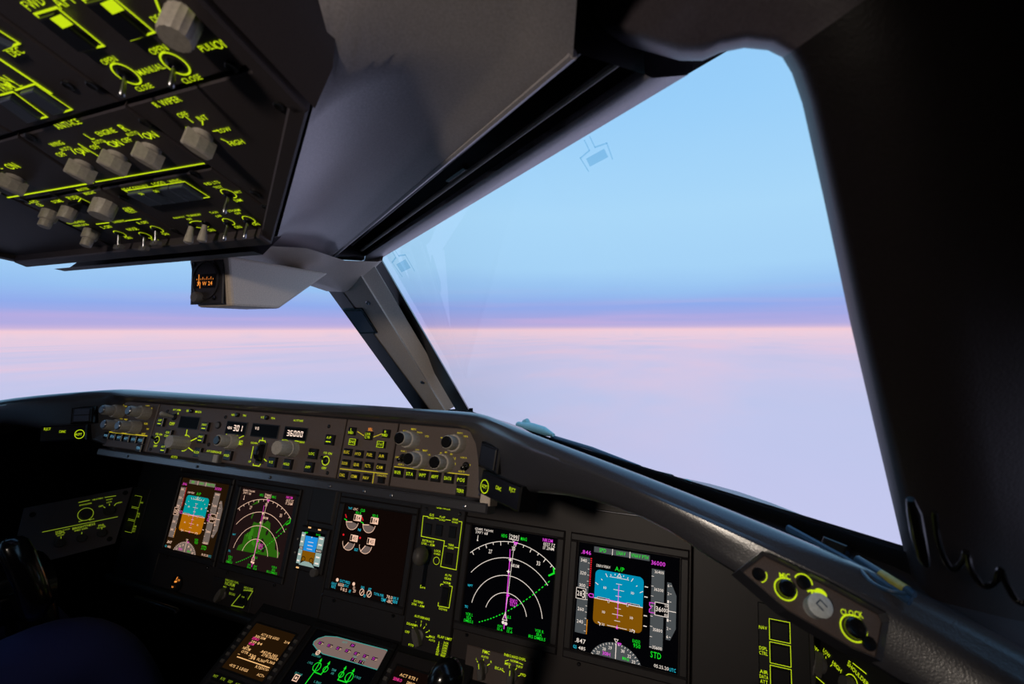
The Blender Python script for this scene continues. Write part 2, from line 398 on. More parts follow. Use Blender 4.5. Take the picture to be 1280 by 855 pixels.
# soffit above the windshield, with the long recess for the sun visor rail
H2 = V((.03, .69, 1.385)); SN = (H1-H0).cross(H2-H0).normalized()
def lin(p, q, n): return [(p[0]+(q[0]-p[0])*i/(n-1), p[1]+(q[1]-p[1])*i/(n-1)) for i in range(n)]
HD = lin((450, 338.7), (866, 88), 8)
SL = lin((457, 320), (806, 93), 8)
ST = lin((414, 321), (716, 65), 8)
for sg, nm in ((1, 'right'), (-1, 'left')):
    M_ = (lambda p: V(p)) if sg > 0 else mir
    m = MB()
    hd = [M_(onsof(p)) for p in (HD if sg > 0 else lin((476, 323), (866, 88), 8))]; sl = [M_(onsof(p)) for p in SL]; st = [M_(onsof(p)) for p in ST]
    up = V((0, 0, .012))
    m.grid([[p+V((0, 0, .05)) for p in hd], [p+V((0, 0, .006)) for p in hd], hd, [p+(q-p)*.12+V((0, 0, -.003)) for p, q in zip(hd, sl)], [p+(q-p)*.85+V((0, 0, -.003)) for p, q in zip(hd, sl)], sl, [p+V((0, 0, .006)) for p in sl]], 'ceiling_grey')
    o = m.build('trim_4' if sg > 0 else 'trim_5', smooth=True, angle=70); struct(o, 'grey trim strip above the windshield')
    # recess
    m = MB(); dp = V((0, 0, .045))
    m.grid([sl, [p+dp for p in sl], [p+dp for p in st], st], 'cap_black')
    for k in (0, -1): m.add([sl[k], sl[k]+dp, st[k]+dp, st[k]], [(0, 1, 2, 3)], 'cap_black')
    rec = m.build('recess', o)
    MB().tube([p+V((0, 0, -.001)) for p in st], .0035, 'ceiling_grey', 8).build('recess_lip', o, True)
    m = MB(); a = M_(onsof((452, 318)))+V((0, 0, .008)); b = M_(onsof((772, 97)))+V((0, 0, .010)); m.tube([lerp(a, b, i/6) for i in range(7)], .0026, 'knob_grey', 8)
    m.build('visor_rail', o, True)
    m = MB(); a = M_(onsof((440, 319)))+V((0, 0, .02)); b = M_(onsof((745, 84)))+V((0, 0, .02)); m.tube([lerp(a, b, i/6) for i in range(7)], .003, 'dark_metal', 8)
    m.build('visor_rail', o, True)
    m = MB(); a = M_(onsof((560, 237)))+V((0, 0, .012)); b = M_(onsof((582, 222)))+V((0, 0, .012)); m.tube([a, b], .004, 'gloss_black', 8); m.build('visor_slider', o, True)

# ceiling lining between the overhead panel and the windshield soffit
RB, RA = V((.232, .386, 1.349)), V((.413, .252, 1.401))
for sg in (1, -1):
    M_ = (lambda p: V(p)) if sg > 0 else mir
    S = [onsof(p) for p in ST]
    rows = []
    rr = [(V((.10, .388, 1.347)), V((.012, .74, 1.383)))]
    for i in range(8):
        t = i/7; rr.append((lerp(RB, RA, t), S[i]+V((0, 0, 0))))
    rr += [(V((.447, .22, 1.44)), V((.60, .22, 1.445))), (V((.45, .12, 1.50)), V((.63, .12, 1.47))), (V((.46, -.5, 1.62)), V((.66, -.5, 1.55))), (V((.46, -1.1, 1.62)), V((.66, -1.1, 1.56)))]
    for k, (p, q) in enumerate(rr):
        row = []
        for i in range(13):
            t = i/12; z = .055*((1-(1-t)**3)-t)*(1 if 0 < k < 9 else .5)
            lip = -.006*math.exp(-((t-.96)/.05)**2)
            row.append(M_(lerp(p, q, t)+V((0, 0, z+lip))))
        rows.append(row)
    o = MB().grid(rows, 'ceiling_grey').build('trim_6' if sg > 0 else 'trim_7', smooth=True, angle=180); struct(o, 'curved grey ceiling lining beside the overhead panel')
# centre patch above the post
bot = [((330, 336), .70), ((365, 345), .74), ((386, 353), .77), ((408, 364), .79), ((430, 365), .795), ((450, 349), .79), ((472, 327), .785)]
bp_ = [aty(p, y) for p, y in bot]
rows = [[p+V((0, .03, .05)) for p in bp_], [p+V((0, .015, .004)) for p in bp_], bp_, [lerp(p, V((p.x, .6, 1.372)), .5)+V((0, 0, -.004)) for p in bp_], [V((p.x*.9+.01*i, .55, 1.37)) for i, p in enumerate(bp_)], [V((p.x*.8+.02*i, .387, 1.346)) for i, p in enumerate(bp_)]]
o = MB().grid(rows, 'tan_trim').build('trim_8', smooth=True, angle=180); struct(o, 'grey lining above the centre post')

# thick windshield corner trim; light on its upper part put in as paler colour
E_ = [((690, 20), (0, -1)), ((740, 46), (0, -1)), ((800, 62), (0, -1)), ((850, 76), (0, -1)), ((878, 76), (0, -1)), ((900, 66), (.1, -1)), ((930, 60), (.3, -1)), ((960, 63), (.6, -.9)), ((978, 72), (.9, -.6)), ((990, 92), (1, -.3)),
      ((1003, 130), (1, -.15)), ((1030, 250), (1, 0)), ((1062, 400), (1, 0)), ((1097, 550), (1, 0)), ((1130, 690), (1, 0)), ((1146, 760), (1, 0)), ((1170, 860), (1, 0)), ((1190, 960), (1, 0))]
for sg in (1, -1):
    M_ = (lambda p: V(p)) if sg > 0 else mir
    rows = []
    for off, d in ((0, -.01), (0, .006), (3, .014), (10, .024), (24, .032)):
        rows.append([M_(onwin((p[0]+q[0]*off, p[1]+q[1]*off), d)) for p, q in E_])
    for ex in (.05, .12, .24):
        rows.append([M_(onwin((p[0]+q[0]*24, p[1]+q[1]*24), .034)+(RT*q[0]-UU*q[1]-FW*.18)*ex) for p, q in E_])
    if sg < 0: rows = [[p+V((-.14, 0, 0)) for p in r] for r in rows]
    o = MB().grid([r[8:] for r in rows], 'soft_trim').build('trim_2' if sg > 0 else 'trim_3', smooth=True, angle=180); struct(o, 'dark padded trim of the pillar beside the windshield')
    o = MB().grid([r[:9] for r in rows], 'lit_trim').build('trim_9' if sg > 0 else 'trim_10', smooth=True, angle=180); struct(o, 'rounded trim over the outer windshield corner, coloured paler as lit')

# ------------------------------------------------------------------ windshield panes
PB = [(583, 512), (640, 531), (700, 551), (785, 579), (870, 606), (1000, 648), (1130, 689), (1180, 706)]
for sg in (1, -1):
    M_ = (lambda p: V(p)) if sg > 0 else mir
    outline = [(470, 318)]+lin((560, 250), (870, 60), 4)+[(960, 0), (1080, 20), (1190, 720)]+[(p[0], p[1]+12) for p in PB[::-1][1:]]+[(576, 514)]
    m = MB().add([M_(onwin(p, -.004)) for p in outline], [tuple(range(len(outline)))], 'window_glass')
    w = m.build('window_1' if sg > 0 else 'window_2'); struct(w, 'large sloping windshield pane')
    # black seal along sill, post and header
    m = MB()
    PBo = PB
    if sg < 0: PB = [(p[0], p[1]+14) for p in PB]
    rows = [[M_(onwin(p, .004)) for p in PB], [M_(onwin(p, .012)) for p in PB], [M_(onwin((p[0]-4, p[1]+10+(p[0]-583)*.03), .012)) for p in PB], [M_(onwin((p[0]-8, p[1]+22+(p[0]-583)*.10), .004)) for p in PB]]
    m.grid(rows, 'black_seal'); m.build('sill_seal', w); PB = PBo
    # printed heater sensor elements near the top edge
    for cx, cy, k in ((743, 191, 1.0), (500, 326, .5)):
        fr = Frame(onwin((cx, cy), .001), H1-H0, W3-W1)
        mm = MB()
        s_ = fr.apx((cx, cy))*k
        mm.rect(fr, -13*s_, 13*s_, -9*s_, -1*s_, 0, 'heater_film')
        mm.path(fr, [(-17*s_, -12*s_), (-19*s_, 2*s_), (-4*s_, 4*s_), (-4*s_, 14*s_)], 1.3*s_, .0004, 'heater_film')
        mm.path(fr, [(17*s_, -12*s_), (19*s_, 2*s_), (4*s_, 4*s_), (4*s_, 14*s_)], 1.3*s_, .0004, 'heater_film')
        if sg < 0: mm.v = [mir(v) for v in mm.v]
        mm.build('heater_element', w)
    if sg < 0: continue
    PP = lin((470, 318), (583, 512), 7)
    m = MB(); m.grid([[M_(onwin((p[0]+3.5, p[1]-1), .002)) for p in PP], [M_(onwin((p[0]+2.5, p[1]), .012)) for p in PP], [M_(onwin((p[0]-10, p[1]+6), .02)) for p in PP]], 'black_seal'); m.build('post_seal', w)
# ------------------------------------------------------------------ centre post
POST = Frame((0, 1.1, 1.037), (1, 0, 0), (0, -.69, .723))
def pp(p, h=0): x, y = POST.at(p, h); return POST.W(x, y, h)
post = struct(thing('trim_1', (0, 1.1, 1.0), 'tan centre post between the two windshields', 'post')); del post['category']
k = lin((425, 361), (540, 517), 6); rdg = lin((452, 343), (558, 514), 6); rt = lin((467, 331), (572, 506), 6); lt = lin((408, 360), (517, 511), 6)
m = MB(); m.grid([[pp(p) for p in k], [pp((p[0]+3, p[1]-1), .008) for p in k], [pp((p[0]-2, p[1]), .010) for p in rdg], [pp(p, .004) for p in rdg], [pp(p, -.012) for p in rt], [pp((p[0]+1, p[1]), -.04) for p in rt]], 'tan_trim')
m.build('post_cover', post, True, 30)
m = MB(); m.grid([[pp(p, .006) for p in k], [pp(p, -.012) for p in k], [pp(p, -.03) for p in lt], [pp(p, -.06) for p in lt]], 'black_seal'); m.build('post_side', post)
for p in ((460, 378.5), (528, 478)):
    x, y = POST.at(p, .01); MB().lathe(POST, x, y, [(.0055, .008), (.0055, .011), (.0035, .0125), (.0015, .0112)], 'metal', 14).build('screw', post, True, 30)
q = [(428, 386.5), (452, 386), (471.5, 416.5), (450, 417.5)]
m = MB(); pt = [pp(p, .012) for p in q]; nb = POST.n*.004
m.add(pt+[p-nb for p in pt], [(0, 1, 2, 3), (7, 6, 5, 4), (0, 4, 5, 1), (1, 5, 6, 2), (2, 6, 7, 3), (3, 7, 4, 0)], 'cap_black'); pl = m.build('placard', post)
c = sum(pt, V())/4; m = MB(); m.add([c+(p-c)*.84+POST.n*.0006 for p in pt], [(0, 1, 2, 3)], 'placard'); m.build('placard_face', pl)
MB().grid([[pp((p[0]-1, p[1]), -.01) for p in lin((540, 513), (592, 510), 4)], [pp((p[0], p[1]+12), .0) for p in lin((540, 513), (592, 512), 4)]], 'black_seal').build('post_foot', post)

# ------------------------------------------------------------------ compass box under the overhead panel
cb_ = thing('standby_compass', (0.01, .5, 1.28), 'grey standby compass box with an amber lit dial under the ceiling', 'compass')
m = MB()
x0, x1 = -.028, .050
A_ = [V((x0, .47, 1.352)), V((x1, .47, 1.352)), V((x1, .475, 1.2835)), V((x0+.008, .475, 1.2835))]
B_ = [V((x0, .66, 1.355)), V((x1, .66, 1.348)), V((x1, .555, 1.2835)), V((x0+.008, .555, 1.2835))]
m.add(A_+B_, [(0, 1, 2, 3)[::-1], (1, 5, 6, 2)[::-1], (2, 6, 7, 3)[::-1], (3, 7, 4, 0)[::-1], (4, 7, 6, 5)[::-1], (0, 4, 5, 1)[::-1]], 'tan_trim')
m.build('housing', cb_, bevel=.004)
CF = Frame((.009, .4705, 1.318), (1, 0, 0), (0, .06, 1))
MB().box(CF, -.031, .033, -.031, .03, 0, .002, 'panel_dark', .001).build('face_plate', cb_)
m = MB(); m.lathe(CF, 0, .002, [(.027, .002), (.027, .004), (.024, .0045), (.0235, .0032)], 'panel_dark', 28); m.build('dial_bezel', cb_, True, 30)
m = MB(); m.rect(CF, -.019, .021, -.009, .010, .0045, 'glass_black')
for i in range(9): m.rect(CF, -.015+i*.004, -.0143+i*.004, .002, .006 if i % 2 else .004, .0049, 'orange')
m.text(CF, '30 W 24', .001, -.003, .030, .0049, 'orange'); m.text(CF, '0', -.008, -.0075, None, .0049, 'orange', .0035); m.rect(CF, -.011, -.0098, -.004, .010, .0051, 'orange')
m.build('dial_card', cb_)
m = MB(); m.lathe(CF, -.010, -.022, [(.0075, .002), (.0075, .010), (.0065, .012)], 'knob_dark', 18); m.build('adjuster_knob', cb_, True, 30)
for sx_, sy_ in ((-.026, .025), (.012, .026), (-.024, -.024), (.018, -.023)): MB().lathe(CF, sx_, sy_, [(.0032, .002), (.003, .0036), (.001, .003)], 'dark_metal', 10).build('screw', cb_, True, 30)

# ================================================================== glareshield
gs = thing('glareshield', (0, .56, 1.02), 'dark charcoal padded glareshield running below the windshields', 'glareshield')
RID = [((590, 520), 1.14), ((640, 538), 1.136), ((700, 561), 1.13), ((800, 600), 1.115), ((900, 641), 1.10), ((1000, 684), 1.085), ((1140, 745), 1.065), ((1280, 822), 1.045), ((1420, 905), 1.03)]
BOT = [((594, 618), .555), ((640, 611), .51), ((700, 613), .475), ((772, 631), .445), ((834, 660), .43), ((884, 697), .42), ((935, 724), .41), ((1042, 803), .40), ((1120, 850), .39)]
def gsec(kind, x=None, i=None):
    if kind == 'c':
        return [sill(x)+V((0, -.01, .0)), V((x, .8, 1.085)), V((x, .60, 1.136)), V((x, .578, 1.1425)), V((x, .565, 1.141)), V((x, .557, 1.132)), V((x, .566, 1.124)), V((x, .590, 1.12)), V((x, .572, 1.034)), V((x, .549, 1.032)), V((x, .552, 1.022)), V((x, .60, 1.012)), V((x, .85, .955))]
    r = atz(*RID[i]); b = aty(*BOT[i]); s_ = sill(min(.80, r.x+.03+.05*(i/8))); s_ = s_+V((-.0, -.008, .004))
    if i >= 6: s_ = V((r.x+.04, r.y+.07, r.z+.0))
    bk = (s_-r); bk.z = 0; bk.normalize()
    n0 = r-bk*.004
    f = lambda t, o: lerp(n0, b, t)+(-bk)*o
    return [s_+V((0, 0, -.01)), lerp(s_, r, .5)+V((0, 0, -.016)), r+bk*.022+V((0, 0, -.003)), r+bk*.010+V((0, 0, .0018)), r+V((0, 0, .001)), n0+V((0, 0, -.007))-bk*.003, f(.2, .004), f(.45, .004), f(.75, .002), b, b+bk*.008+V((0, 0, -.006)), b+bk*.05+V((0, 0, -.018)), b+bk*.22+V((.02, .06, -.05))]
cx_ = [0, .18, .33, .362]
rows = [gsec('c', x) for x in cx_]
wing = [gsec('w', i=i) for i in range(len(RID))]
wing[0] = [V((max(p.x, .388), p.y, p.z)) for p in wing[0]]
rows += wing
full = [[mir(p) for p in r] for r in rows[::-1]][:-1]+rows
MB().grid(full, 'charcoal').build('shield_body', gs, True, 50, subsurf=1)
# square dark buttons and the ACPT / CANC / RJCT blocks either side of the mode panel
K4 = crop(400, 510, 4.571)
for sg in (1, -1):
    p0 = aty((620, 570), .532)
    GW = Frame(p0, (.80, -.56, -.02), (.03, .12, .99))
    GW = Frame(p0, (.86, -.5, -.02), (.05, .18, .98))
    def GM(mb):
        if sg < 0: mb.v = [mir(v) for v in mb.v]; mb.f = [f[::-1] for f in mb.f]
        return mb
    x, y = GW.at(K4(985, 282)); k = GW.apx(K4(985, 282))
    m = MB(); m.box(GW, x-13*k, x+13*k, y-.0155, y+.0155, -.02, .006, 'cap_black', .002); m.box(GW, x-10*k, x+10*k, y-.0125, y+.0125, .006, .008, 'button_black', .001)
    if sg < 0:
        m.box(GW, x-8*k, x+8*k, y+.001, y+.011, .008, .0085, 'placard'); m.box(GW, x-8*k, x+8*k, y-.011, y-.001, .008, .0085, 'placard')
    b_ = thing('warning_button', GM(MB().add([GW.W(x, y)], [], 'metal')).v[0], ('square plain black caution button on the glareshield above the ACPT CANC RJCT strip' if sg > 0 else 'square caution button with two pale blocks at the captain end of the glareshield'), 'button')
    GM(m).build('button_cap', b_)
    x, y = GW.at(K4(1045, 468)); k = GW.apx(K4(1045, 468))
    d_ = thing('message_buttons', GM(MB().add([GW.W(x, y)], [], 'metal')).v[0], ('black strip of lit ACPT CANC RJCT buttons under the square glareshield button' if sg > 0 else 'small lit message button strip at the captain end of the glareshield'), 'button strip')
    m = MB(); m.box(GW, x-27*k, x+27*k, y-.014, y+.014, -.02, .006, 'cap_black', .002); GM(m).build('strip_body', d_)
    m = MB(); xs = [GW.at(K4(*q))[0] for q in ((965, 448), (1045, 458), (1125, 467))]; ys_ = [GW.at(K4(*q))[1] for q in ((965, 448), (1045, 458), (1125, 467))]
    m.ring(GW, xs[0], ys_[0], .0072, .0082, .0066, 'legend_lime', n=28)
    lab = ('ACPT', 'CANC', 'RJCT') if sg > 0 else ('RJCT'[::-1], 'CANC'[::-1], 'ACPT'[::-1])
    m2 = MB()
    if sg > 0:
        for xx, yy, t in zip(xs, ys_, ('ACPT', 'CANC', 'RJCT')): m.text(GW, t, xx, yy, .0105, .0066, 'legend_lime', .0042)
    GM(m)
    if sg < 0:
        GL_ = Frame(mir(GW.O), (.86, .5, -.02), (-.05, .18, .98))
        for xx, yy, t in zip(xs, ys_, ('ACPT', 'CANC', 'RJCT')): m.text(GL_, t, -xx, yy, .0105, .0068, 'legend_lime', .0042)
    m.build('legend', d_)

def smooth_path(P, n=5):
    out = []
    for i in range(len(P)-1):
        p0, p1, p2, p3 = (V(P[max(0, i-1)]), V(P[i]), V(P[i+1]), V(P[min(len(P)-1, i+2)]))
        for k in range(n):
            t_ = k/n; out.append(.5*((2*p1)+(p2-p0)*t_+(2*p0-5*p1+4*p2-p3)*t_**2+(3*p1-p0-3*p2+p3)*t_**3))
    return out+[V(P[-1])]
# ------------------------------------------------------------------ small parts used on many panels
def legend(fr, C, items, col='legend_lime', h=.0006):
    """items: (text, x, y, width) in crop pixels"""
    m = MB(); kx = abs(C(1, 0)[0]-C(0, 0)[0])
    for it in items:
        s_, x, y, w = it[:4]; p = C(x, y); lx, ly = fr.at(p, h); a = fr.apx(p)*w*kx
        if len(s_) <= 2: m.text(fr, s_, lx, ly, None, h, col, a/(.85*len(s_)) if s_ != '-' else a); continue
        m.text(fr, s_, lx, ly, a, h, col if len(it) < 5 or not isinstance(it[4], str) else it[4], None)
    return m
def rline(m, fr, C, pts, wpx, col='legend_lime', h=.0006, close=False):
    P = [fr.at(C(*p), h) for p in pts]; w = fr.apx(C(*pts[0]))*wpx; return m.path(fr, P, w, h, col, close)
def button(par, fr, x, y, w, hh, m='button_black', d=.006, txt=None, col='legend_lime', th=None, h0=0):
    b = MB().box(fr, x-w/2, x+w/2, y-hh/2, y+hh/2, h0, h0+d, m, .0009).build('push_button', par)
    if txt:
        tm = MB(); ls = txt.split('|'); n = len(ls)
        for i, t in enumerate(ls):
            yy = y+((n-1)/2-i)*hh*.40
            if t == '=': tm.rect(fr, x-w*.3, x+w*.3, yy-.0007, yy+.0007, h0+d+.0003, col)
            else: tm.text(fr, t, x, yy, min(w*.78, text_w(t)*(th or hh*.28)), h0+d+.0003, col, th or hh*.28)
        tm.build('button_legend', b)
    return b
def screw(par, fr, x, y, r=.0035, h0=0):
    return MB().lathe(fr, x, y, [(r, h0), (r, h0+.0008), (r*.8, h0+.0014), (r*.3, h0+.0009)], 'panel_black', 12).build('screw', par, True, 30)
def round_knob(par, fr, x, y, r, L, m='knob_grey', tip=None, r2=None, L2=0, n=24, tipr=.72, h0=0):
    mb = MB().lathe(fr, x, y, [(r*1.02, h0), (r, h0+.001), (r*.97, h0+L*.92), (r*.9, h0+L), (r*.6, h0+L)], m, n, grip=.05)
    k = mb.build('knob', par, True, 35); top = L
    if r2:
        MB().lathe(fr, x, y, [(r2, h0+L), (r2*.98, h0+L+L2*.9), (r2*.9, h0+L+L2), (r2*.5, h0+L+L2)], m, n, grip=.05).build('inner_knob', k, True, 35); top = L+L2
    if tip:
        rr = (r2 or r)*tipr
        MB().lathe(fr, x, y, [(rr, h0+top), (rr, h0+top+.0015), (rr*.85, h0+top+.0025)], tip, n).build('knob_cap', k, True, 35)
    return k
def wing_knob(par, fr, x, y, r, L, ang=0, m='knob_grey', h0=0):
    """round skirt with a raised pointer grip"""
    f = fr.shift(x, y).rot(ang)
    k = MB().lathe(f, 0, 0, [(r*.92, h0), (r*.92, h0+L*.18), (r*.8, h0+L*.24)], m, 24).build('knob', par, True, 35)
    pts = [(-r*.36, -r*1.3), (r*.36, -r*1.3), (r*.5, -r*.5), (r*.5, r*.3), (r*.2, r*1.3), (-r*.2, r*1.3), (-r*.5, r*.3), (-r*.5, -r*.5)]
    MB().prism(f, pts, h0+L*.12, h0+L, m, r*.14).build('pointer_grip', k)
    return k
def toggle(par, fr, x, y, r=.006, L=.016, lean=(0, 0), m='metal', fat=.0022):
    b = MB().lathe(fr, x, y, [(r, 0), (r, .0015), (r*.6, .003)], 'dark_metal', 14).build('toggle_switch', par, True, 35)
    p = [fr.W(x+lean[0]*t, y+lean[1]*t, .002+L*t) for t in (0, .35, .7, .92, 1)]
    MB().tube(p, [fat*.6, fat*.75, fat, fat*1.1, fat*.6], m, 10).build('toggle_lever', b, True, 50)
    return b
def plate(par, fr, pts, d=.004, m='panel_brown', bev=.0012, name='plate', h0=0): return MB().prism(fr, pts, h0-.012, h0+d, m, bev).build(name, par)

# ================================================================== glareshield panels
C2 = crop(90, 480, 6.4); C3 = crop(260, 490, 6.5778); C4 = K4
HT = .086
FB = MCPF.shift(0, 0, 0)
def mp_thing(name, x0, x1, label):
    t = thing(name, MCPF.W((x0+x1)/2, 0, 0), label, 'control panel')
    plate(t, MCPF, [(x0+.0012, .001), (x1-.0012, .001), (x1-.0012, HT), (x0+.0012, HT)], .0, 'panel_brown', .0012)
    return t
# --- EFIS panels
def efis(x0, x1, label, knobs, C, btn, tern, goldl, lg, dots, cap):
    t = mp_thing('efis_control_panel', x0, x1, label)
    for i, (x, y, r, st) in enumerate(knobs):
        lx, ly = MCPF.at(C(x, y), .004)
        round_knob(t, MCPF, lx, ly, r, .016, 'knob_grey', cap, r*.74, .016, tipr=.8)
    for (x, y, s_) in btn:
        lx, ly = MCPF.at(C(x, y), .004); button(t, MCPF, lx, ly, .0135, .0125, 'button_black', .005, s_, dots, .0042)
    lx, ly = MCPF.at(C(*tern), .004); button(t, MCPF, lx, ly, .0135, .0125, 'button_black', .005, 'TERR', dots, .0042)
    m = legend(MCPF, C, lg, 'legend_gold' if dots == 'legend_lime' else 'legend_gold')
    rline(m, MCPF, C, goldl, .7, 'legend_gold'); m.build('legend', t)
    return t
tL = efis(-.392, -.264, 'captain EFIS control panel with four paired grey knobs in the glareshield',
     [(378, 222, .0125, 0), (586, 232, .0125, 0), (392, 338, .0125, 0), (505, 348, .0125, 0)], C2,
     [(275, 412, 'WXR'), (327, 420, 'STA'), (380, 428, 'WPT'), (437, 436, 'ARPT'), (495, 443, 'DATA'), (552, 450, 'POS')], (535, 512), [(265, 380), (600, 415)],
     [('RAD', 365, 175, 28), ('MINS', 400, 160, 30), ('BARO', 425, 178, 28), ('IN', 575, 193, 16), ('BARO', 605, 175, 30), ('HPA', 630, 193, 24), ('APP', 325, 287, 24), ('VOR', 393, 282, 24), ('MAP', 430, 284, 24), ('10', 497, 300, 14), ('20', 535, 325, 16), ('40', 542, 357, 16), ('VOR', 590, 318, 30), ('OFF', 605, 360, 20), ('ADF', 570, 400, 30)], 'lamp_blue', 'metal')
tR = efis(.248, .387, 'first officer EFIS control panel with four paired grey knobs and black caps',
     [(520, 183, .0125, 0), (782, 205, .0125, 0), (570, 297, .0125, 0), (716, 316, .0125, 0)], C4,
     [(445, 368, 'WXR'), (515, 377, 'STA'), (587, 384, 'WPT'), (658, 393, 'ARPT'), (733, 402, 'DATA'), (808, 411, 'POS')], (803, 473), [(425, 335), (852, 383)],
     [('RADIO', 492, 132, 34), ('MINS', 535, 121, 28), ('BARO', 570, 140, 30), ('STD', 611, 162, 22), ('METERS', 705, 171, 30), ('IN', 767, 156, 12), ('BARO', 800, 143, 30), ('HPA', 833, 162, 24), ('VOR L', 478, 247, 34), ('APP', 527, 257, 20), ('VOR', 556, 240, 22), ('MAP', 600, 243, 26), ('PLN', 618, 267, 22), ('OFF', 440, 282, 20), ('ADF L', 463, 323, 34), ('10', 670, 276, 13), ('20', 690, 258, 15), ('40', 719, 253, 15), ('80', 750, 264, 15), ('160', 765, 288, 20), ('320', 765, 319, 22), ('VOR R', 820, 284, 36), ('OFF', 850, 326, 20), ('ADF R', 808, 363, 36)], 'legend_lime', 'cap_black')
for x, y in ((475, 283), (836, 330)):
    lx, ly = MCPF.at(C4(x, y), 0); toggle(tR, MCPF, lx, ly, .005, .010, (0, -.004), 'cap_black', .0025)
# --- mode control panel
t = mp_thing('mode_control_panel', -.264, .157, 'autopilot mode control panel with lit windows reading 301 and 36000')
def win(C, x, y, w, h_, par, draw=None):
    lx, ly = MCPF.at(C(x, y), 0); k = MCPF.apx(C(x, y)); sx = abs(C(1, 0)[0]-C(0, 0)[0])
    W_ = w*sx*k; H_ = h_*sx*k*.80
    b = MB(); b.box(MCPF, lx-W_/2-.0015, lx+W_/2+.0015, ly-H_/2-.0015, ly+H_/2+.0015, 0, .0012, 'panel_black', .0005); b.rect(MCPF, lx-W_/2, lx+W_/2, ly-H_/2, ly+H_/2, .0014, 'glass_black')
    b = b.build('readout_window', par)
    if draw:
        m = MB(); draw(m, lx, ly, W_, H_); m.build('readout_digits', b)
win(C2, 940, 310, 150, 72, t)
win(C3, 235, 297, 160, 82, t, lambda m, x, y, w, h: (m.seg7(MCPF, '301', x+w*.14, y, h*.52, .0018, 'seg_white'), m.text(MCPF, 'HDG', x-w*.30, y-.0006, w*.22, .0018, 'seg_white', h*.22)))
win(C3, 470, 320, 212, 88, t, lambda m, x, y, w, h: m.text(MCPF, 'V/S', x-w*.3, y+h*.15, w*.16, .0018, 'seg_white', h*.24))
win(C3, 720, 343, 180, 88, t, lambda m, x, y, w, h: m.seg7(MCPF, '36000', x+w*.03, y, h*.50, .0018, 'seg_white'))
for C, x, y, s_ in ((C2, 715, 305, 'A/P|='), (C2, 775, 402, 'CLB|CON'), (C2, 740, 517, 'A/T|='), (C2, 1068, 342, 'LNAV|='), (C2, 1038, 437, 'VNAV|='), (C2, 1010, 547, 'FLCH'), (C2, 1250, 572, 'HOLD'),
                    (C3, 530, 577, 'V/S'), (C3, 658, 593, 'HOLD'), (C3, 1003, 393, 'A/P|='), (C3, 865, 508, 'LOC'), (C3, 833, 618, 'APP')):
    lx, ly = MCPF.at(C(x, y), .003); button(t, MCPF, lx, ly, .0145, .0150, 'button_black', .006, s_, 'legend_lime', .0036)
for C, x, y, r, L, r2, L2, tip in ((C2, 905, 472, .0115, .030, None, 0, None), (C3, 205, 410, .0120, .014, .0095, .016, 'cap_black'), (C3, 692, 470, .0125, .012, .0112, .020, None)):
    lx, ly = MCPF.at(C(x, y), .002); round_knob(t, MCPF, lx, ly, r, L, 'knob_grey', tip, r2, L2)
lx, ly = MCPF.at(C3(425, 500), .004)      # vertical speed thumbwheel
WF = Frame(MCPF.W(lx, ly, -.002), MCPF.b, MCPF.n)
MB().box(MCPF, lx-.008, lx+.008, ly-.016, ly+.016, 0, .002, 'panel_black', .0008).build('wheel_slot', t)
MB().lathe(WF, 0, 0, [(.0135, -.005), (.0145, -.003), (.0145, .003), (.0135, .005)], 'dark_metal', 28, grip=.06).build('thumbwheel', t, True, 30)
for C, x, y in ((C2, 678, 447), (C3, 967, 565)):
    lx, ly = MCPF.at(C(x, y), 0); toggle(t, MCPF, lx, ly, .0045, .009, (0, .005), 'cap_black', .0022)
lx, ly = MCPF.at(C2(812, 262), .002); toggle(t, MCPF, lx, ly, .006, .022, (-.004, .003), 'knob_grey', .0035)
for C, x, y in ((C2, 963, 217), (C3, 250, 190), (C3, 490, 212)):
    lx, ly = MCPF.at(C(x, y), 0); MB().lathe(MCPF, lx, ly, [(.0036, 0), (.0036, .004), (.0026, .005)], 'cap_black', 14).build('selector_button', t, True, 35)
lx, ly = MCPF.at(C2(1112, 590), .003); MB().box(MCPF, lx-.022, lx+.022, ly-.0065, ly+.0065, 0, .008, 'knob_dark', .001).build('disengage_bar', t); MB().box(MCPF, lx+.012, lx+.0215, ly-.006, ly+.006, .008, .009, 'knob_grey').build('bar_end', t)
lx, ly = MCPF.at(C2(1172, 330), 0); m = MB(); m.lathe(MCPF, lx, ly, [(.006, 0), (.006, .0015), (.005, .002)], 'panel_black', 20); m.lathe(MCPF, lx, ly, [(.0045, .0018), (.0042, .0026)], 'knob_dark', 20); m.build('light_sensor', t, True, 30)
for C, x, y in ((C2, 765, 218), (C2, 630, 522), (C2, 1230, 265), (C2, 1095, 485), (C3, 995, 282), (C3, 983, 665), (C3, 147, 208), (C3, 8, 430)):
    lx, ly = MCPF.at(C(x, y), 0); screw(t, MCPF, lx, ly, .0028)
m = legend(MCPF, C2, [('A/T ARM', 838, 207, 60), ('L', 822, 240, 8), ('R', 850, 236, 9), ('IAS', 930, 214, 26), ('MACH', 1010, 223, 46), ('OFF', 800, 318, 40), ('F/D ON', 695, 402, 52), ('OFF', 666, 496, 28), ('A/P DISENGAGE', 1135, 542, 118), ('AUTO', 818, 584, 50)])
m3 = legend(MCPF, C3, [('HDG', 210, 188, 34), ('TRK', 300, 194, 30), ('V/S', 448, 208, 28), ('FPA', 535, 216, 30), ('ALTITUDE', 742, 235, 78), ('AUTO', 630, 396, 44), ('1000', 772, 410, 42), ('DOWN', 380, 420, 54), ('UP', 343, 572, 20), ('BANK', 268, 404, 42), ('LIMIT', 264, 428, 38), ('F/D', 965, 500, 26), ('ON', 1003, 506, 24), ('OFF', 953, 626, 36)])
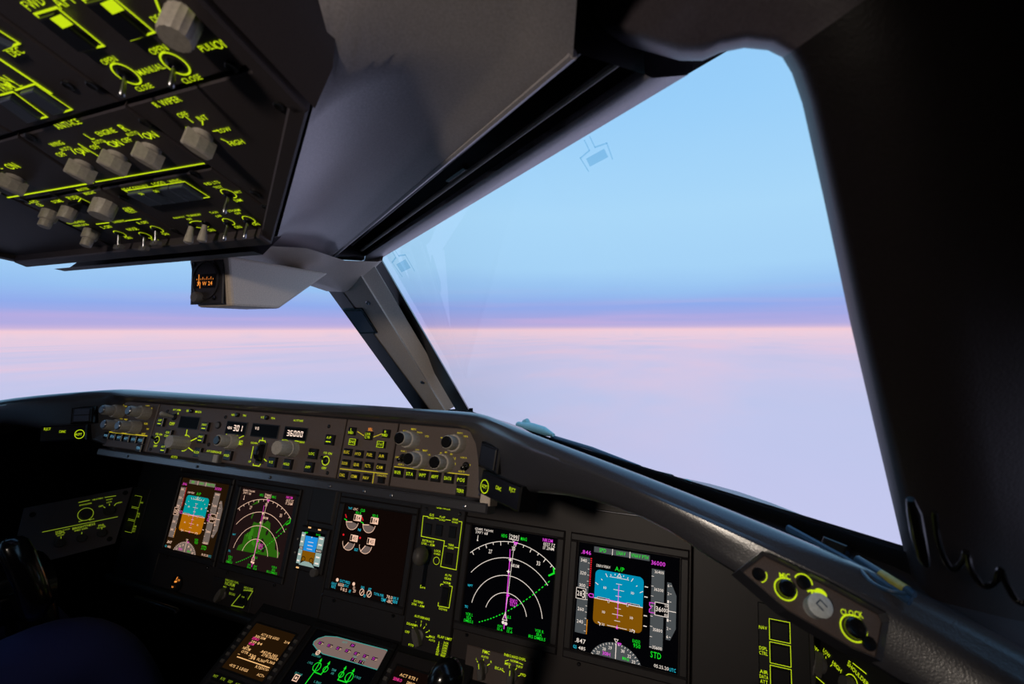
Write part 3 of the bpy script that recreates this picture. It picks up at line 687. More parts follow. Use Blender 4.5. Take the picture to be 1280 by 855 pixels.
for C, x, y in ((C2, 678, 447), (C3, 967, 565)):
    lx, ly = MCPF.at(C(x, y), .0006); m3.ring(MCPF, lx, ly, .0058, .0068, .0006, 'legend_lime', n=26)
lx, ly = MCPF.at(C2(900, 472), .0006); m3.ring(MCPF, lx, ly, .0128, .0138, .0006, 'legend_lime', -100, 110)
for p, q in (((920, 368), (912, 412)), ((996, 434), (940, 460)), ((966, 536), (922, 502)), ((788, 516), (815, 500))): rline(m3, MCPF, C2, [p, q], .8)
for p, q in (((150, 340), (156, 356)), ((185, 342), (188, 358)), ((217, 344), (214, 360)), ((244, 350), (234, 364)), ((292, 360), (240, 386)), ((268, 418), (240, 410)), ((655, 402), (690, 412)), ((715, 400), (745, 406)), ((450, 378), (448, 398)), ((480, 568), (448, 540)), ((352, 545), (372, 450))): rline(m3, MCPF, C3, [p, q], .7)
rline(m3, MCPF, C3, [(418, 412), (424, 396), (470, 402), (472, 418)], .7); rline(m3, MCPF, C3, [(372, 590), (370, 602), (420, 610), (430, 594)], .7)
m3.v += []; m.build('legend', t); m3.build('legend', t)
# --- display select panel
t = mp_thing('display_select_panel', .157, .248, 'panel of small amber lit square buttons between mode panel and knob panel')
for x, y, s_ in ((155, 252, 'ELEC'), (220, 262, 'HYD'), (287, 268, 'FUEL'), (355, 275, 'AIR'), (145, 316, 'DOOR'), (210, 324, 'GEAR'), (276, 331, 'FCTL'), (343, 339, 'CAM'), (130, 383, 'CHKL'), (197, 391, 'COMM'), (265, 399, 'NAV')):
    lx, ly = MCPF.at(C4(x, y), .004); button(t, MCPF, lx, ly, .0125, .0105, 'button_black', .005, s_, 'legend_gold', .0040)
for x, y, s_ in ((187, 194, 'ENG'), (347, 208, 'STAT')):
    lx, ly = MCPF.at(C4(x, y), .004); b = button(t, MCPF, lx, ly, .0125, .0095, 'button_black', .005, s_, 'legend_lime', .0036)
    mm = MB().path(MCPF, [(lx-.0055, ly-.0040), (lx+.0055, ly-.0040), (lx+.0055, ly+.0040), (lx-.0055, ly+.0040)], .0006, .0054, 'legend_lime', True); mm.build('button_outline', b)
for x, y, s_ in ((180, 132, 'L|INBD'), (375, 146, 'R|INBD'), (275, 158, 'LWR|CTR')):
    lx, ly = MCPF.at(C4(x, y), .004); button(t, MCPF, lx, ly, .0115, .0115, 'button_black', .005, s_, 'legend_lime', .0036)
lx, ly = MCPF.at(C4(347, 412), .004); button(t, MCPF, lx, ly, .009, .0085, 'button_black', .006)
m = legend(MCPF, C4, [('CANC/RCL', 353, 386, 58), ('SEL', 288, 122, 26, 'orange')], 'legend_gold')
for pts in ([(215, 135), (250, 158)], [(307, 165), (355, 147)], [(115, 347), (385, 377)], [(308, 374), (300, 430)]): rline(m, MCPF, C4, pts, .7, 'legend_gold')
m.build('legend', t)
# housing around the panels and the lip beneath them
m = MB(); m.box(MCPF, .388, .402, -.006, HT*.62, -.02, .004, 'tan_trim', .001); gsr = m.build('end_cap', gs)
m = MB(); m.box(MCPF, -.39, .40, -.016, -.003, -.02, .006, 'charcoal', .002); m.build('lower_lip', gs)
for x in (-.30, -.12, .04, .155, .215, .26, .37): MB().lathe(MCPF, x, -.010, [(.0022, .006), (.0022, .0075), (.001, .008)], 'metal', 8).build('fastener', gs, True)

# ================================================================== overhead panel
Z1 = crop(0, 0, 2.59)
ofr = thing('overhead_console', (0, .2, 1.36), 'dark overhead console frame holding the switch modules', 'overhead console')
def OL(x, y):   # plan position -> local coordinates of the overhead plane
    return (x, -(y-.224)/math.cos(math.radians(21)))
# rim: outline polygon of the frame and a lip along its edges
out = [(-.408, -.45), (.408, -.45), (.408, .253), (.229, .384), (-.229, .384), (-.408, .253)]
P = [OL(*p) for p in out]
MB().prism(OVH, P, -.03, -.006, 'panel_black', .001).build('back_plate', ofr)
def bar(p, q, w, h0, h1, m='overhead_grey'):
    p, q = V(p), V(q); d = (q-p).normalized(); t_ = V((-d.y, d.x))*w
    return MB().prism(OVH, [tuple(p), tuple(q), tuple(q+t_), tuple(p+t_)], h0, h1, m, .0015)
for i in range(1, 6):
    p, q = P[i], P[(i+1) % 6]
    w_ = -.012 if i != 3 else -.016
    bar(p, q, w_, -.03, .006 if i != 3 else .010).build('rim', ofr)
# side cheek behind the right and left edges
for sg in (1, -1):
    m = MB(); a = [V((sg*.412, .253, 1.400)), V((sg*.412, -.45, 1.665))]; b = [V((sg*.447, .235, 1.435)), V((sg*.447, -.45, 1.70))]
    m.grid([[p+V((0, 0, -.004)) for p in a], [lerp(p, q, .5)+V((sg*.006, 0, -.004)) for p, q in zip(a, b)], b], 'overhead_grey'); m.build('side_cheek', ofr, True, 60)
# front fascia below/behind the front rim
MB().grid([[V((x, .392, 1.337)) for x in (-.19, 0, .19)], [V((x, .404, 1.335)) for x in (-.19, 0, .19)], [V((x, .43, 1.36)) for x in (-.19, 0, .19)]], 'overhead_grey').build('front_lip', ofr, True)
def module(label, pts, name='overhead_module', scr=()):
    Q = [OL(*p) for p in pts]; c = OVH.W(sum(q[0] for q in Q)/len(Q), sum(q[1] for q in Q)/len(Q), .0)
    t = thing(name, c, label, 'control panel')
    MB().prism(OVH, Q, -.006, 0, 'overhead_grey', .0012).build('plate', t)
    for x, y in scr: lx, ly = OVH.at(Z1(x, y)); screw(t, OVH, lx, ly, .0042)
    return t
def oring(m, x, y, r, w=.0011, col='legend_lime', a0=0, a1=360, sx=1):
    lx, ly = OVH.at(Z1(x, y), .0006); m.ring(OVH, lx, ly, r-w/2, r+w/2, .0006, col, a0, a1, 30, sx)
def oline(m, pts, w, close=False): rline(m, OVH, Z1, pts, w*.5, 'legend_lime', .0006, close)
g = .0013
# cabin pressure panel
t = module('overhead module with two outflow valve toggles and a large landing altitude knob', [(.267+g, -.2), (.396, -.2), (.396, .220), (.267+g, .220)], scr=((750, 215), (222, 275)))
m = legend(OVH, Z1, [('OPEN', 352, 196, 46), ('CLOSE', 466, 283, 52), ('OPEN', 512, 161, 54), ('CLOSE', 620, 256, 60), ('MANUAL', 487, 225, 84), ('PULL', 672, 152, 52), ('ON', 717, 142, 36), ('DECR', 517, 56, 52), ('INCR', 643, 24, 62), ('FWD', 108, 10, 60), ('AFT', 205, 2, 60)])
for x, y in ((408, 240), (567, 207)):
    oring(m, x, y, .0080, .0012); lx, ly = OVH.at(Z1(x, y)); toggle(t, OVH, lx, ly, .005, .014, (.0, -.003), 'metal', .002)
oline(m, [(500, -10), (512, 22), (520, 40)], 4); oline(m, [(575, -10), (608, 8)], 4)
for q in ([(112, 46), (184, 24), (336, 148), (262, 164)], [(266, -2), (350, -22), (500, 104), (422, 130)]): oline(m, q, 3.6, True)
for x, y in ((200, 69), (364, 21)): lx, ly = OVH.at(Z1(x, y), .004); m.rect(OVH, lx-.0052, lx+.0052, ly-.0032, ly+.0032, .0042, 'legend_lime')
m.build('legend', t)
for q in ([(130, 50), (180, 34), (318, 145), (264, 157)], [(284, 0), (345, -15), (480, 104), (424, 120)]):
    MB().prism(OVH, [OVH.at(Z1(*p)) for p in q], 0, .004, 'button_black', .0008).build('push_button', t)
lx, ly = OVH.at(Z1(597, 55)); round_knob(t, OVH, lx, ly, .0096, .0165, 'knob_grey', None, None, 0, 32)
# wiper panel
t = module('overhead module with the R WIPER selector in the tapered corner', [(.267+g, .2235), (.396, .2235), (.402, .246), (.267+g, .345)], scr=((905, 342), (830, 625), (860, 668)))
m = legend(OVH, Z1, [('R WIPER', 540, 330, 84), ('OFF', 592, 372, 32), ('INT', 655, 382, 30), ('LOW', 726, 421, 40), ('HIGH', 764, 462, 46)])
for p in ([(604, 380), (624, 396)], [(655, 390), (656, 404)], [(690, 425), (708, 422)], [(716, 450), (738, 460)]): oline(m, p, 2.2)
oring(m, 655, 436, .0104, .0012, a0=120, a1=262); m.build('legend', t)
lx, ly = OVH.at(Z1(655, 436)); wing_knob(t, OVH, lx, ly, .0082, .0155, .12)
# upper centre modules
t = module('overhead module with dark square switches and long lime lines', [(.127+g, -.2), (.267-g, -.2), (.267-g, .220), (.127+g, .220)], scr=((300, 275), (100, 445)))
m = MB(); oline(m, [(0, 192), (162, 300)], 5); oline(m, [(-20, 88), (62, 140), (8, 162)], 3.5); oline(m, [(50, 292), (112, 272), (233, 354), (205, 363)], 2.6); oline(m, [(0, 308), (42, 297), (152, 378), (128, 384)], 2.6)
for q in legend(OVH, Z1, [('DEC', 50, 168, 38), ('ON', 12, 262, 30), ('TRIM', 15, 283, 46), ('L', 55, 270, 12)]).__dict__['v'][:0]: pass
mm = legend(OVH, Z1, [('DEC', 50, 168, 38), ('ON', 12, 262, 30), ('TRIM', 15, 283, 46), ('L', 55, 270, 12)])
o_ = len(m.v); m.v += mm.v; kk = m.mi('legend_lime'); m.f += [tuple(i+o_ for i in f) for f in mm.f]; m.m += [kk]*len(mm.f); m.build('legend', t)
for q in ([(70, 292), (112, 280), (215, 352), (180, 362)], [(0, 318), (38, 305), (135, 378), (95, 388)], [(-20, 108), (45, 140), (0, 158)]):
    MB().prism(OVH, [OVH.at(Z1(*p)) for p in q], 0, .004, 'placard', .0008).build('push_button', t)
# left part of the overhead, mostly out of frame
for lab, pts in (('plain dark overhead module at the centre line of the ceiling', [(-.02+g, -.2), (.127-g, -.2), (.127-g, .220), (-.02+g, .220)]),
                 ('plain dark overhead module on the captain side of the ceiling', [(-.267+g, -.2), (-.02-g, -.2), (-.02-g, .220), (-.267+g, .220)]),
                 ('narrow dark overhead module at the captain side edge', [(-.396, -.2), (-.267-g, -.2), (-.267-g, .345), (-.402, .246)]),
                 ('lower dark overhead module on the captain side above the compass', [(-.267+g, .2235), (-.02-g, .2235), (-.02-g, .372), (-.25, .372)])):
    t = module(lab, pts)
    cxm = sum(p[0] for p in pts)/4
    m = MB()
    for i in range(2):
        x_, y_ = OL(cxm, .14-.1*i); round_knob(t, OVH, x_, y_, .012, .02); m.ring(OVH, x_, y_, .016, .0172, .0006, 'legend_lime', 30, 200)
    m.build('legend', t)
# anti-ice module
t = module('overhead ANTI-ICE module with three grey selector knobs in a row', [(.127+g, .2235), (.267-g, .2235), (.267-g, .2845), (.113, .2845)], scr=((630, 560), (470, 395)))
m = legend(OVH, Z1, [('ANTI-ICE', 217, 402, 78), ('WING', 183, 466, 40), ('AUTO', 212, 482, 34), ('OFF', 198, 500, 26), ('ON', 262, 488, 24), ('L', 288, 442, 14), ('ENGINE', 343, 428, 58), ('AUTO', 318, 459, 36), ('OFF', 307, 476, 26), ('ON', 372, 465, 28), ('R', 400, 414, 16), ('AUTO', 428, 433, 38), ('OFF', 410, 454, 28), ('ON', 485, 438, 30)])
oline(m, [(255, 467), (336, 516)], 2.4); oline(m, [(310, 589), (660, 529)], 2.2)
for x, y in ((272, 532), (380, 503), (490, 480)):
    oring(m, x, y, .0098, .0011, a0=120, a1=258); lx, ly = OVH.at(Z1(x, y)); wing_knob(t, OVH, lx, ly, .0078, .0145, .12)
    oline(m, [(x-40, y-46), (x-28, y-34)], 2); oline(m, [(x-4, y-44), (x, y-30)], 2)
m.build('legend', t)
t = module('overhead module with grey selector knobs left of the ANTI-ICE module', [(-.02+g, .2235), (.127-g, .2235), (.110, .2845), (-.02+g, .2845)], scr=((100, 440),))
m = legend(OVH, Z1, [('ON', 38, 538, 24), ('L', -6, 540, 10)]); oline(m, [(25, 640), (300, 592)], 2.2)
for x, y in ((50, 575), (-40, 600)):
    oring(m, x, y, .0098, .0011, a0=120, a1=258); lx, ly = OVH.at(Z1(x, y)); wing_knob(t, OVH, lx, ly, .0078, .0145, .12)
m.build('legend', t)
# exterior lights module
t = module('overhead exterior light module with BEACON NAV LOGO WING switches', [(.115+g, .288), (.267-g, .288), (.267-g, .349), (.236, .372), (.115+g, .372)], scr=((630, 560), (565, 745), (825, 622)))
m = legend(OVH, Z1, [('BEACON', 424, 611, 52), ('NAV', 466, 603, 26), ('LOGO', 513, 594, 38), ('WING', 565, 586, 36), ('IND LTS', 686, 593, 46), ('TEST', 706, 606, 26), ('BRT', 771, 622, 20), ('DIM', 771, 649, 22), ('RUNWAY', 580, 704, 36), ('TURNOFF', 628, 697, 44), ('OFF', 613, 710, 16), ('ON', 683, 745, 16), ('TAXI', 692, 688, 24), ('OFF', 708, 700, 18), ('ON', 770, 735, 16), ('STORM', 757, 682, 38), ('OFF', 770, 691, 18), ('ON', 828, 726, 16)])
oline(m, [(560, 652), (482, 664), (405, 618), (598, 588), (678, 638), (655, 642)], 1.8)
for x, y, r, sx in ((740, 627, .0064, 1), (740, 718, .0056, 1), (805, 711, .0058, 1), (645, 727, .0062, 1.9)): oring(m, x, y, r, .0009, sx=sx)
m.build('legend', t)
Q = [OVH.at(Z1(*p)) for p in ((414, 620), (595, 592), (662, 636), (488, 659))]
for i in range(4):
    a = lambda e, k: (Q[e[0]][0]+(Q[e[1]][0]-Q[e[0]][0])*k, Q[e[0]][1]+(Q[e[1]][1]-Q[e[0]][1])*k)
    b = MB().prism(OVH, [a((0, 1), i/4+.008), a((0, 1), (i+1)/4-.008), a((3, 2), (i+1)/4-.008), a((3, 2), i/4+.008)], 0, .004, 'placard', .0008).build('push_button', t)
    if i < 2:
        lx, ly = OVH.at(Z1((457, 505)[i], (627, 618)[i]), .004); MB().text(OVH, 'ON', lx, ly, .0055, .0044, 'legend_lime', .0034).build('button_legend', b)
for x, y in ((740, 630), (738, 722), (803, 715)): lx, ly = OVH.at(Z1(x, y)); toggle(t, OVH, lx, ly, .0042, .017, (.0, -.002), 'metal', .0019)
for x, y in ((622, 727), (666, 722)): lx, ly = OVH.at(Z1(x, y)); toggle(t, OVH, lx, ly, .0042, .018, (-.002, -.004), 'knob_grey', .0042)
# interior lights and landing light module
t = module('overhead module with stacked grey dimmer knobs and LANDING light switches', [(-.02+g, .288), (.115-g, .288), (.115-g, .372), (-.02+g, .372)], scr=((175, 630), (400, 640), (80, 648)))
m = legend(OVH, Z1, [('OVHD/', 105, 654, 36), ('CB', 128, 664, 14), ('DOME', 185, 652, 30), ('MASTER', 268, 613, 36), ('BRIGHT', 290, 625, 36), ('PUSH', 237, 640, 34), ('GND', 413, 676, 26), ('TEST', 425, 685, 30), ('GLARESHIELD', 245, 720, 54), ('PNL/FLOOD', 262, 729, 46), ('LANDING', 385, 717, 40), ('L OFF', 345, 735, 32), ('NOSE', 428, 742, 32), ('R OFF', 462, 721, 32), ('ON', 415, 770, 14), ('ON', 500, 776, 14), ('ON', 535, 758, 14)])
oline(m, [(312, 726), (352, 721)], 1.8); oline(m, [(408, 715), (455, 709)], 1.8); oline(m, [(248, 662), (262, 642), (295, 658)], 1.4)
for x, y in ((388, 757), (470, 762), (508, 742)): oring(m, x, y, .0060, .0008)
m.build('legend', t)
lx, ly = OVH.at(Z1(272, 668)); MB().box(OVH, lx-.012, lx+.012, ly-.008, ly+.008, 0, .003, 'glass_black', .0006).build('readout_window', t)
for x, y, r, L, r2, L2 in ((165, 686, .0080, .0105, .0058, .008), (226, 678, .0076, .0125, None, 0), (343, 658, .0108, .0155, None, 0), (298, 748, .0078, .0105, .0056, .009)):
    lx, ly = OVH.at(Z1(x, y)); round_knob(t, OVH, lx, ly, r, L, 'knob_grey', None, r2, L2)
for x, y in ((386, 755), (468, 760), (506, 741)):
    lx, ly = OVH.at(Z1(x, y)); b = toggle(t, OVH, lx, ly, .0045, .014, (-.002, -.006), 'metal', .0020)
    MB().box(OVH, lx-.008, lx+.004, ly-.0085, ly-.0035, .012, .017, 'knob_dark', .001).build('grooved_grip', b)

# ================================================================== main instrument panel
Gc = crop(350, 610, 4.748); G2 = crop(480, 740, 5.333); G3 = crop(180, 690, 5.18); G6 = crop(880, 660, 4.385)
ip = thing('instrument_panel', (0, .80, .62), 'dark main instrument panel holding the row of square displays', 'instrument panel')
XL = [-.79, -.632, -.182, -.106, .103, .208, .628, .80]
def mloc(z): return (z-.87)/math.cos(math.radians(17))
for i in range(7):
    x0, x1 = XL[i], XL[i+1]
    MB().box(MAIN, x0+.001, x1-.001, mloc(.62), mloc(.955 if 0 < i < 6 else .895), -.02, -.001, 'panel_dark' if i in (0, 2, 3, 6) else 'main_brown', .0015).build('sub_panel', ip)
# lower edge with a padded bar
m = MB(); m.tube([MAIN.W(x, mloc(.612), .004) for x in (-.79, -.5, -.2)], (.012), 'panel_black', 12); m.build('knee_edge', ip, True)
m = MB(); m.tube([MAIN.W(x, mloc(.612), .004) for x in (.2, .5, .79)], (.012), 'panel_black', 12); m.build('knee_edge', ip, True)
m = MB(); m.tube([MAIN.W(x, mloc(.925), .004) for x in (.44, .62, .78)], .0018, 'dark_metal', 8); m.build('trim_wire', ip, True)
S_ = .172
PAL = lambda w: {k: (('w_' if w else 's_')+k) for k in ('white', 'mag', 'green', 'cyan', 'red', 'grey', 'sky', 'brown', 'black')}
def display(x0, label, draw, bgm, frm=MAIN, y1=0, wide=S_, mat_='panel_dark', name='display_unit'):
    t = thing(name, frm.W(x0+wide/2, y1-S_, 0), label, 'display')
    f = frm.shift(x0, y1-S_, 0)
    o_, i_ = .0145, -.001
    ring = [(-o_, -o_), (wide+o_, -o_), (wide+o_, S_+o_), (-o_, S_+o_)]
    b = MB()
    for a, c in (((-o_, 0-o_), (wide+o_, i_)), ((-o_, S_-i_), (wide+o_, S_+o_)), ((-o_, i_), (i_, S_-i_)), ((wide-i_, i_), (wide+o_, S_-i_))):
        b.box(f, a[0], c[0], a[1], c[1], -.004, .006, mat_, .0022)
    b.build('bezel', t)
    MB().box(f, 0, wide, 0, S_, -.006, .0012, 'glass_black').build('screen_glass', t)
    u = f.shift(0, 0, .0016); u.a = f.a*S_; u.b = f.b*S_; u.n = f.n
    m = MB(); m.rect(u, 0.004, wide/S_-.004, .004, .996, 0, bgm); draw(m, u); m.build('symbology', t)
    for px_ in (.06, .92): MB().lathe(f, px_*wide+.004, -.020, [(.003, -.001), (.003, .002), (.002, .003)], 'dark_metal', 10).build('screw', t, True)
    return t
L1, L2_, L3, L4 = .0004, .0008, .0012, .0016
def circ(m, u, cx, cy, r, h, mt, a0=0, a1=360): m.poly(u, [(cx+r*math.cos(math.radians(a0+(a1-a0)*i/24)), cy+r*math.sin(math.radians(a0+(a1-a0)*i/24))) for i in range(25 if a1-a0 < 360 else 24)], h, mt)
def pfd(w):
    c = PAL(w); tx = lambda m, u, s, x, y, hh, col, ww=None: m.text(u, s, x, y, ww, L4, c[col], hh)
    def d(m, u):
        m.rect(u, .165, .718, .926, .979, L1, c['grey']); [m.rect(u, x-.003, x+.003, .924, .981, L2_, c['white']) for x in (.353, .526)]
        for s, x in (('SPD', .255), ('LNAV', .44), ('VNAV PTH', .622)): tx(m, u, s, x, .955, .034, 'green', .068 if len(s) == 3 else (.088 if len(s) == 4 else .165))
        tx(m, u, '.846', .087, .91, .036, 'mag', .10); tx(m, u, '.847', .085, .092, .038, 'white', .105); tx(m, u, '36000', .80, .92, .038, 'mag', .13); tx(m, u, 'A/P', .433, .806, .040, 'green', .09); tx(m, u, 'LNAV/VNAV', .27, .806, .026, 'white', .14)
        # attitude
        def rr(y0, y1, col, top):
            r = .045; pts = []
            if top: pts = [(.194, y0), (.669, y0)]+[(.669-r+r*math.cos(a), y1-r+r*math.sin(a)) for a in [i*math.pi/12 for i in range(7)]]+[(.194+r-r*math.sin(a), y1-r+r*math.cos(a)) for a in [i*math.pi/12 for i in range(7)]]
            else: pts = [(.669, y1), (.194, y1)]+[(.194+r-r*math.cos(a), y0+r-r*math.sin(a)) for a in [i*math.pi/12 for i in range(7)]]+[(.669-r+r*math.sin(a), y0+r-r*math.cos(a)) for a in [i*math.pi/12 for i in range(7)]]
            m.poly(u, pts, L1, c[col])
        rr(.502, .768, 'sky', True); rr(.272, .502, 'brown', False)
        m.rect(u, .194, .669, .498, .505, L2_, c['white'])
        for k, ww in ((.055, .03), (.11, .055), (.165, .03), (.22, .10)):
            for sg in (1, -1): m.rect(u, .433-ww*.95, .433+ww*.95, .502+sg*k-.0022, .502+sg*k+.0022, L2_, c['white'])
        for sg in (1, -1):
            for k in (.11, .22):
                if sg*k > .2: continue
                for x in (-1, 1): tx(m, u, '10' if k < .2 else '20', .433+x*.135, .502+sg*k, .022, 'white', .028)
        m.rect(u, .430, .436, .36, .66, L3, c['mag']); m.rect(u, .31, .555, .505, .511, L3, c['mag'])
        for sg in (-1, 1):
            m.path(u, [(.433+sg*.205, .512), (.433+sg*.09, .512), (.433+sg*.09, .488)], .009, L3, c['black']); m.path(u, [(.433+sg*.205, .518), (.433+sg*.085, .518), (.433+sg*.085, .485), (.433+sg*.099, .485), (.433+sg*.099, .503), (.433+sg*.205, .503), (.433+sg*.205, .518)], .003, L4, c['white'])
        m.path(u, [(.425, .497), (.441, .497), (.441, .513), (.425, .513)], .004, L4, c['white'], True)
        m.path(u, [(.433, .765), (.413, .733), (.453, .733)], .005, L3, c['white'], True)
        for a in (-60, -45, -30, -20, -10, 10, 20, 30, 45, 60):
            r0, r1 = .235, .235+(.035 if abs(a) in (30, 60) else .015); q = math.radians(90+a)
            m.line(u, (.433+r0*math.cos(q), .51+r0*math.sin(q)), (.433+r1*math.cos(q), .51+r1*math.sin(q)), .006, L3, c['white'])
        # speed tape
        m.rect(u, .022, .13, .158, .86, L1, c['grey'])
        for i, s in enumerate(('340', '320', '300', '260', '240')):
            y = (.83, .71, .594, .375, .262)[i]; tx(m, u, s, .068, y, .030, 'white', .062)
        for i in range(12): m.rect(u, .112, .13, .185+i*.057-.002, .185+i*.057+.002, L2_, c['white'])
        for i in range(14): m.rect(u, .136, .150, .60+i*.0195, .611+i*.0195, L2_, c['red'])
        m.rect(u, .136, .143, .16, .292, L2_, 's_amber')
        m.poly(u, [(.012, .468), (.108, .468), (.108, .508), (.128, .516), (.108, .524), (.108, .566), (.012, .566)], L3, c['black']); m.path(u, [(.012, .468), (.108, .468), (.108, .566), (.012, .566)], .005, L4, c['white'], True); tx(m, u, '28', .047, .516, .045, 'white', .05); tx(m, u, '3', .088, .516, .07, 'white', .028)
        m.path(u, [(.135, .517), (.152, .532), (.185, .532), (.185, .502), (.152, .502)], .006, L3, c['mag'], True)
        # altitude tape
        m.rect(u, .742, .861, .17, .864, L1, c['grey'])
        for s, y in (('36400', .842), ('36200', .685), ('35800', .335), ('35600', .185)): tx(m, u, s, .812, y, .026, 'white', .085)
        for i in range(8): m.rect(u, .742, .764, .18+i*.088-.002, .18+i*.088+.002, L2_, c['white'])
        m.rect(u, .782, .905, .462, .574, L3, c['black']); m.path(u, [(.782, .462), (.905, .462), (.905, .574), (.782, .574)], .005, L4, c['white'], True); tx(m, u, '36', .815, .518, .042, 'white', .05); tx(m, u, '000', .872, .518, .034, 'white', .055)
        for s, y in (('20', .558), ('80', .478)): tx(m, u, s, .885, y, .022, 'white', .03)
        m.path(u, [(.782, .56), (.732, .56), (.732, .535), (.750, .518), (.732, .50), (.732, .475), (.782, .475)], .006, L3, c['mag'])
        # vertical speed
        m.poly(u, [(.888, .765), (.925, .765), (.974, .66), (.974, .375), (.925, .27), (.888, .27)], L1, c['grey'])
        for i, s in enumerate(('6', '2', '1')):
            for sg in (1, -1): tx(m, u, s, .901, .518+sg*(.22-.07*i), .024, 'white', .014); m.rect(u, .915, .93, .518+sg*(.22-.07*i)-.002, .518+sg*(.22-.07*i)+.002, L2_, c['white'])
        m.rect(u, .905, .974, .515, .521, L3, c['white'])
        # rest
        for y in (.69, .60, .435, .345): m.rect(u, .68, .712, y-.004, y+.004, L2_, c['white'])
        m.poly(u, [(.424, .268), (.444, .268), (.434, .305)], L2_, c['mag'])
        for x in (.27, .60): m.path(u, [(x-.02, .292), (x, .285), (x-.004, .268)], .007, L2_, c['white'])
        tx(m, u, 'RADIO', .622, .20, .028, 'green', .07); tx(m, u, '950', .628, .163, .034, 'green', .065); tx(m, u, 'STD', .803, .122, .05, 'green', .095)
        m.text(u, '05.25.20', .855, .035, .13, L4, c['white'], .026); tx(m, u, 'UTC', .955, .033, .028, 'cyan', .055); tx(m, u, 'GS', .035, .03, .028, 'cyan', .035); tx(m, u, '485', .105, .03, .028, 'white', .07)
        # compass rose segment
        pts = [(.433+.262*math.cos(a)*1.0, -.09+.235*math.sin(a)) for a in [math.radians(x) for x in range(24, 157, 6)]]
        m.poly(u, pts, L1, c['grey'])
        for a in range(28, 156, 7): q = math.radians(a); m.line(u, (.433+.258*math.cos(q), -.09+.232*math.sin(q)), (.433+.240*math.cos(q), -.09+.216*math.sin(q)), .005, L2_, c['white'])
        for s, a in (('27', 142), ('28', 122), ('29', 105), ('31', 72), ('32', 52), ('33', 36)): q = math.radians(a); tx(m, u, s, .433+.21*math.cos(q), -.09+.19*math.sin(q), .026, 'white', .032)
        m.rect(u, .430, .437, .01, .14, L3, c['white']); m.path(u, [(.433, .148), (.415, .178), (.451, .178)], .005, L3, c['white'], True); m.path(u, [(.455, .132), (.448, .15), (.48, .15), (.47, .132)], .006, L3, c['mag'])
        tx(m, u, '301H', .345, .035, .03, 'mag', .075); tx(m, u, 'MAG', .53, .032, .026, 'green', .06)
    return d
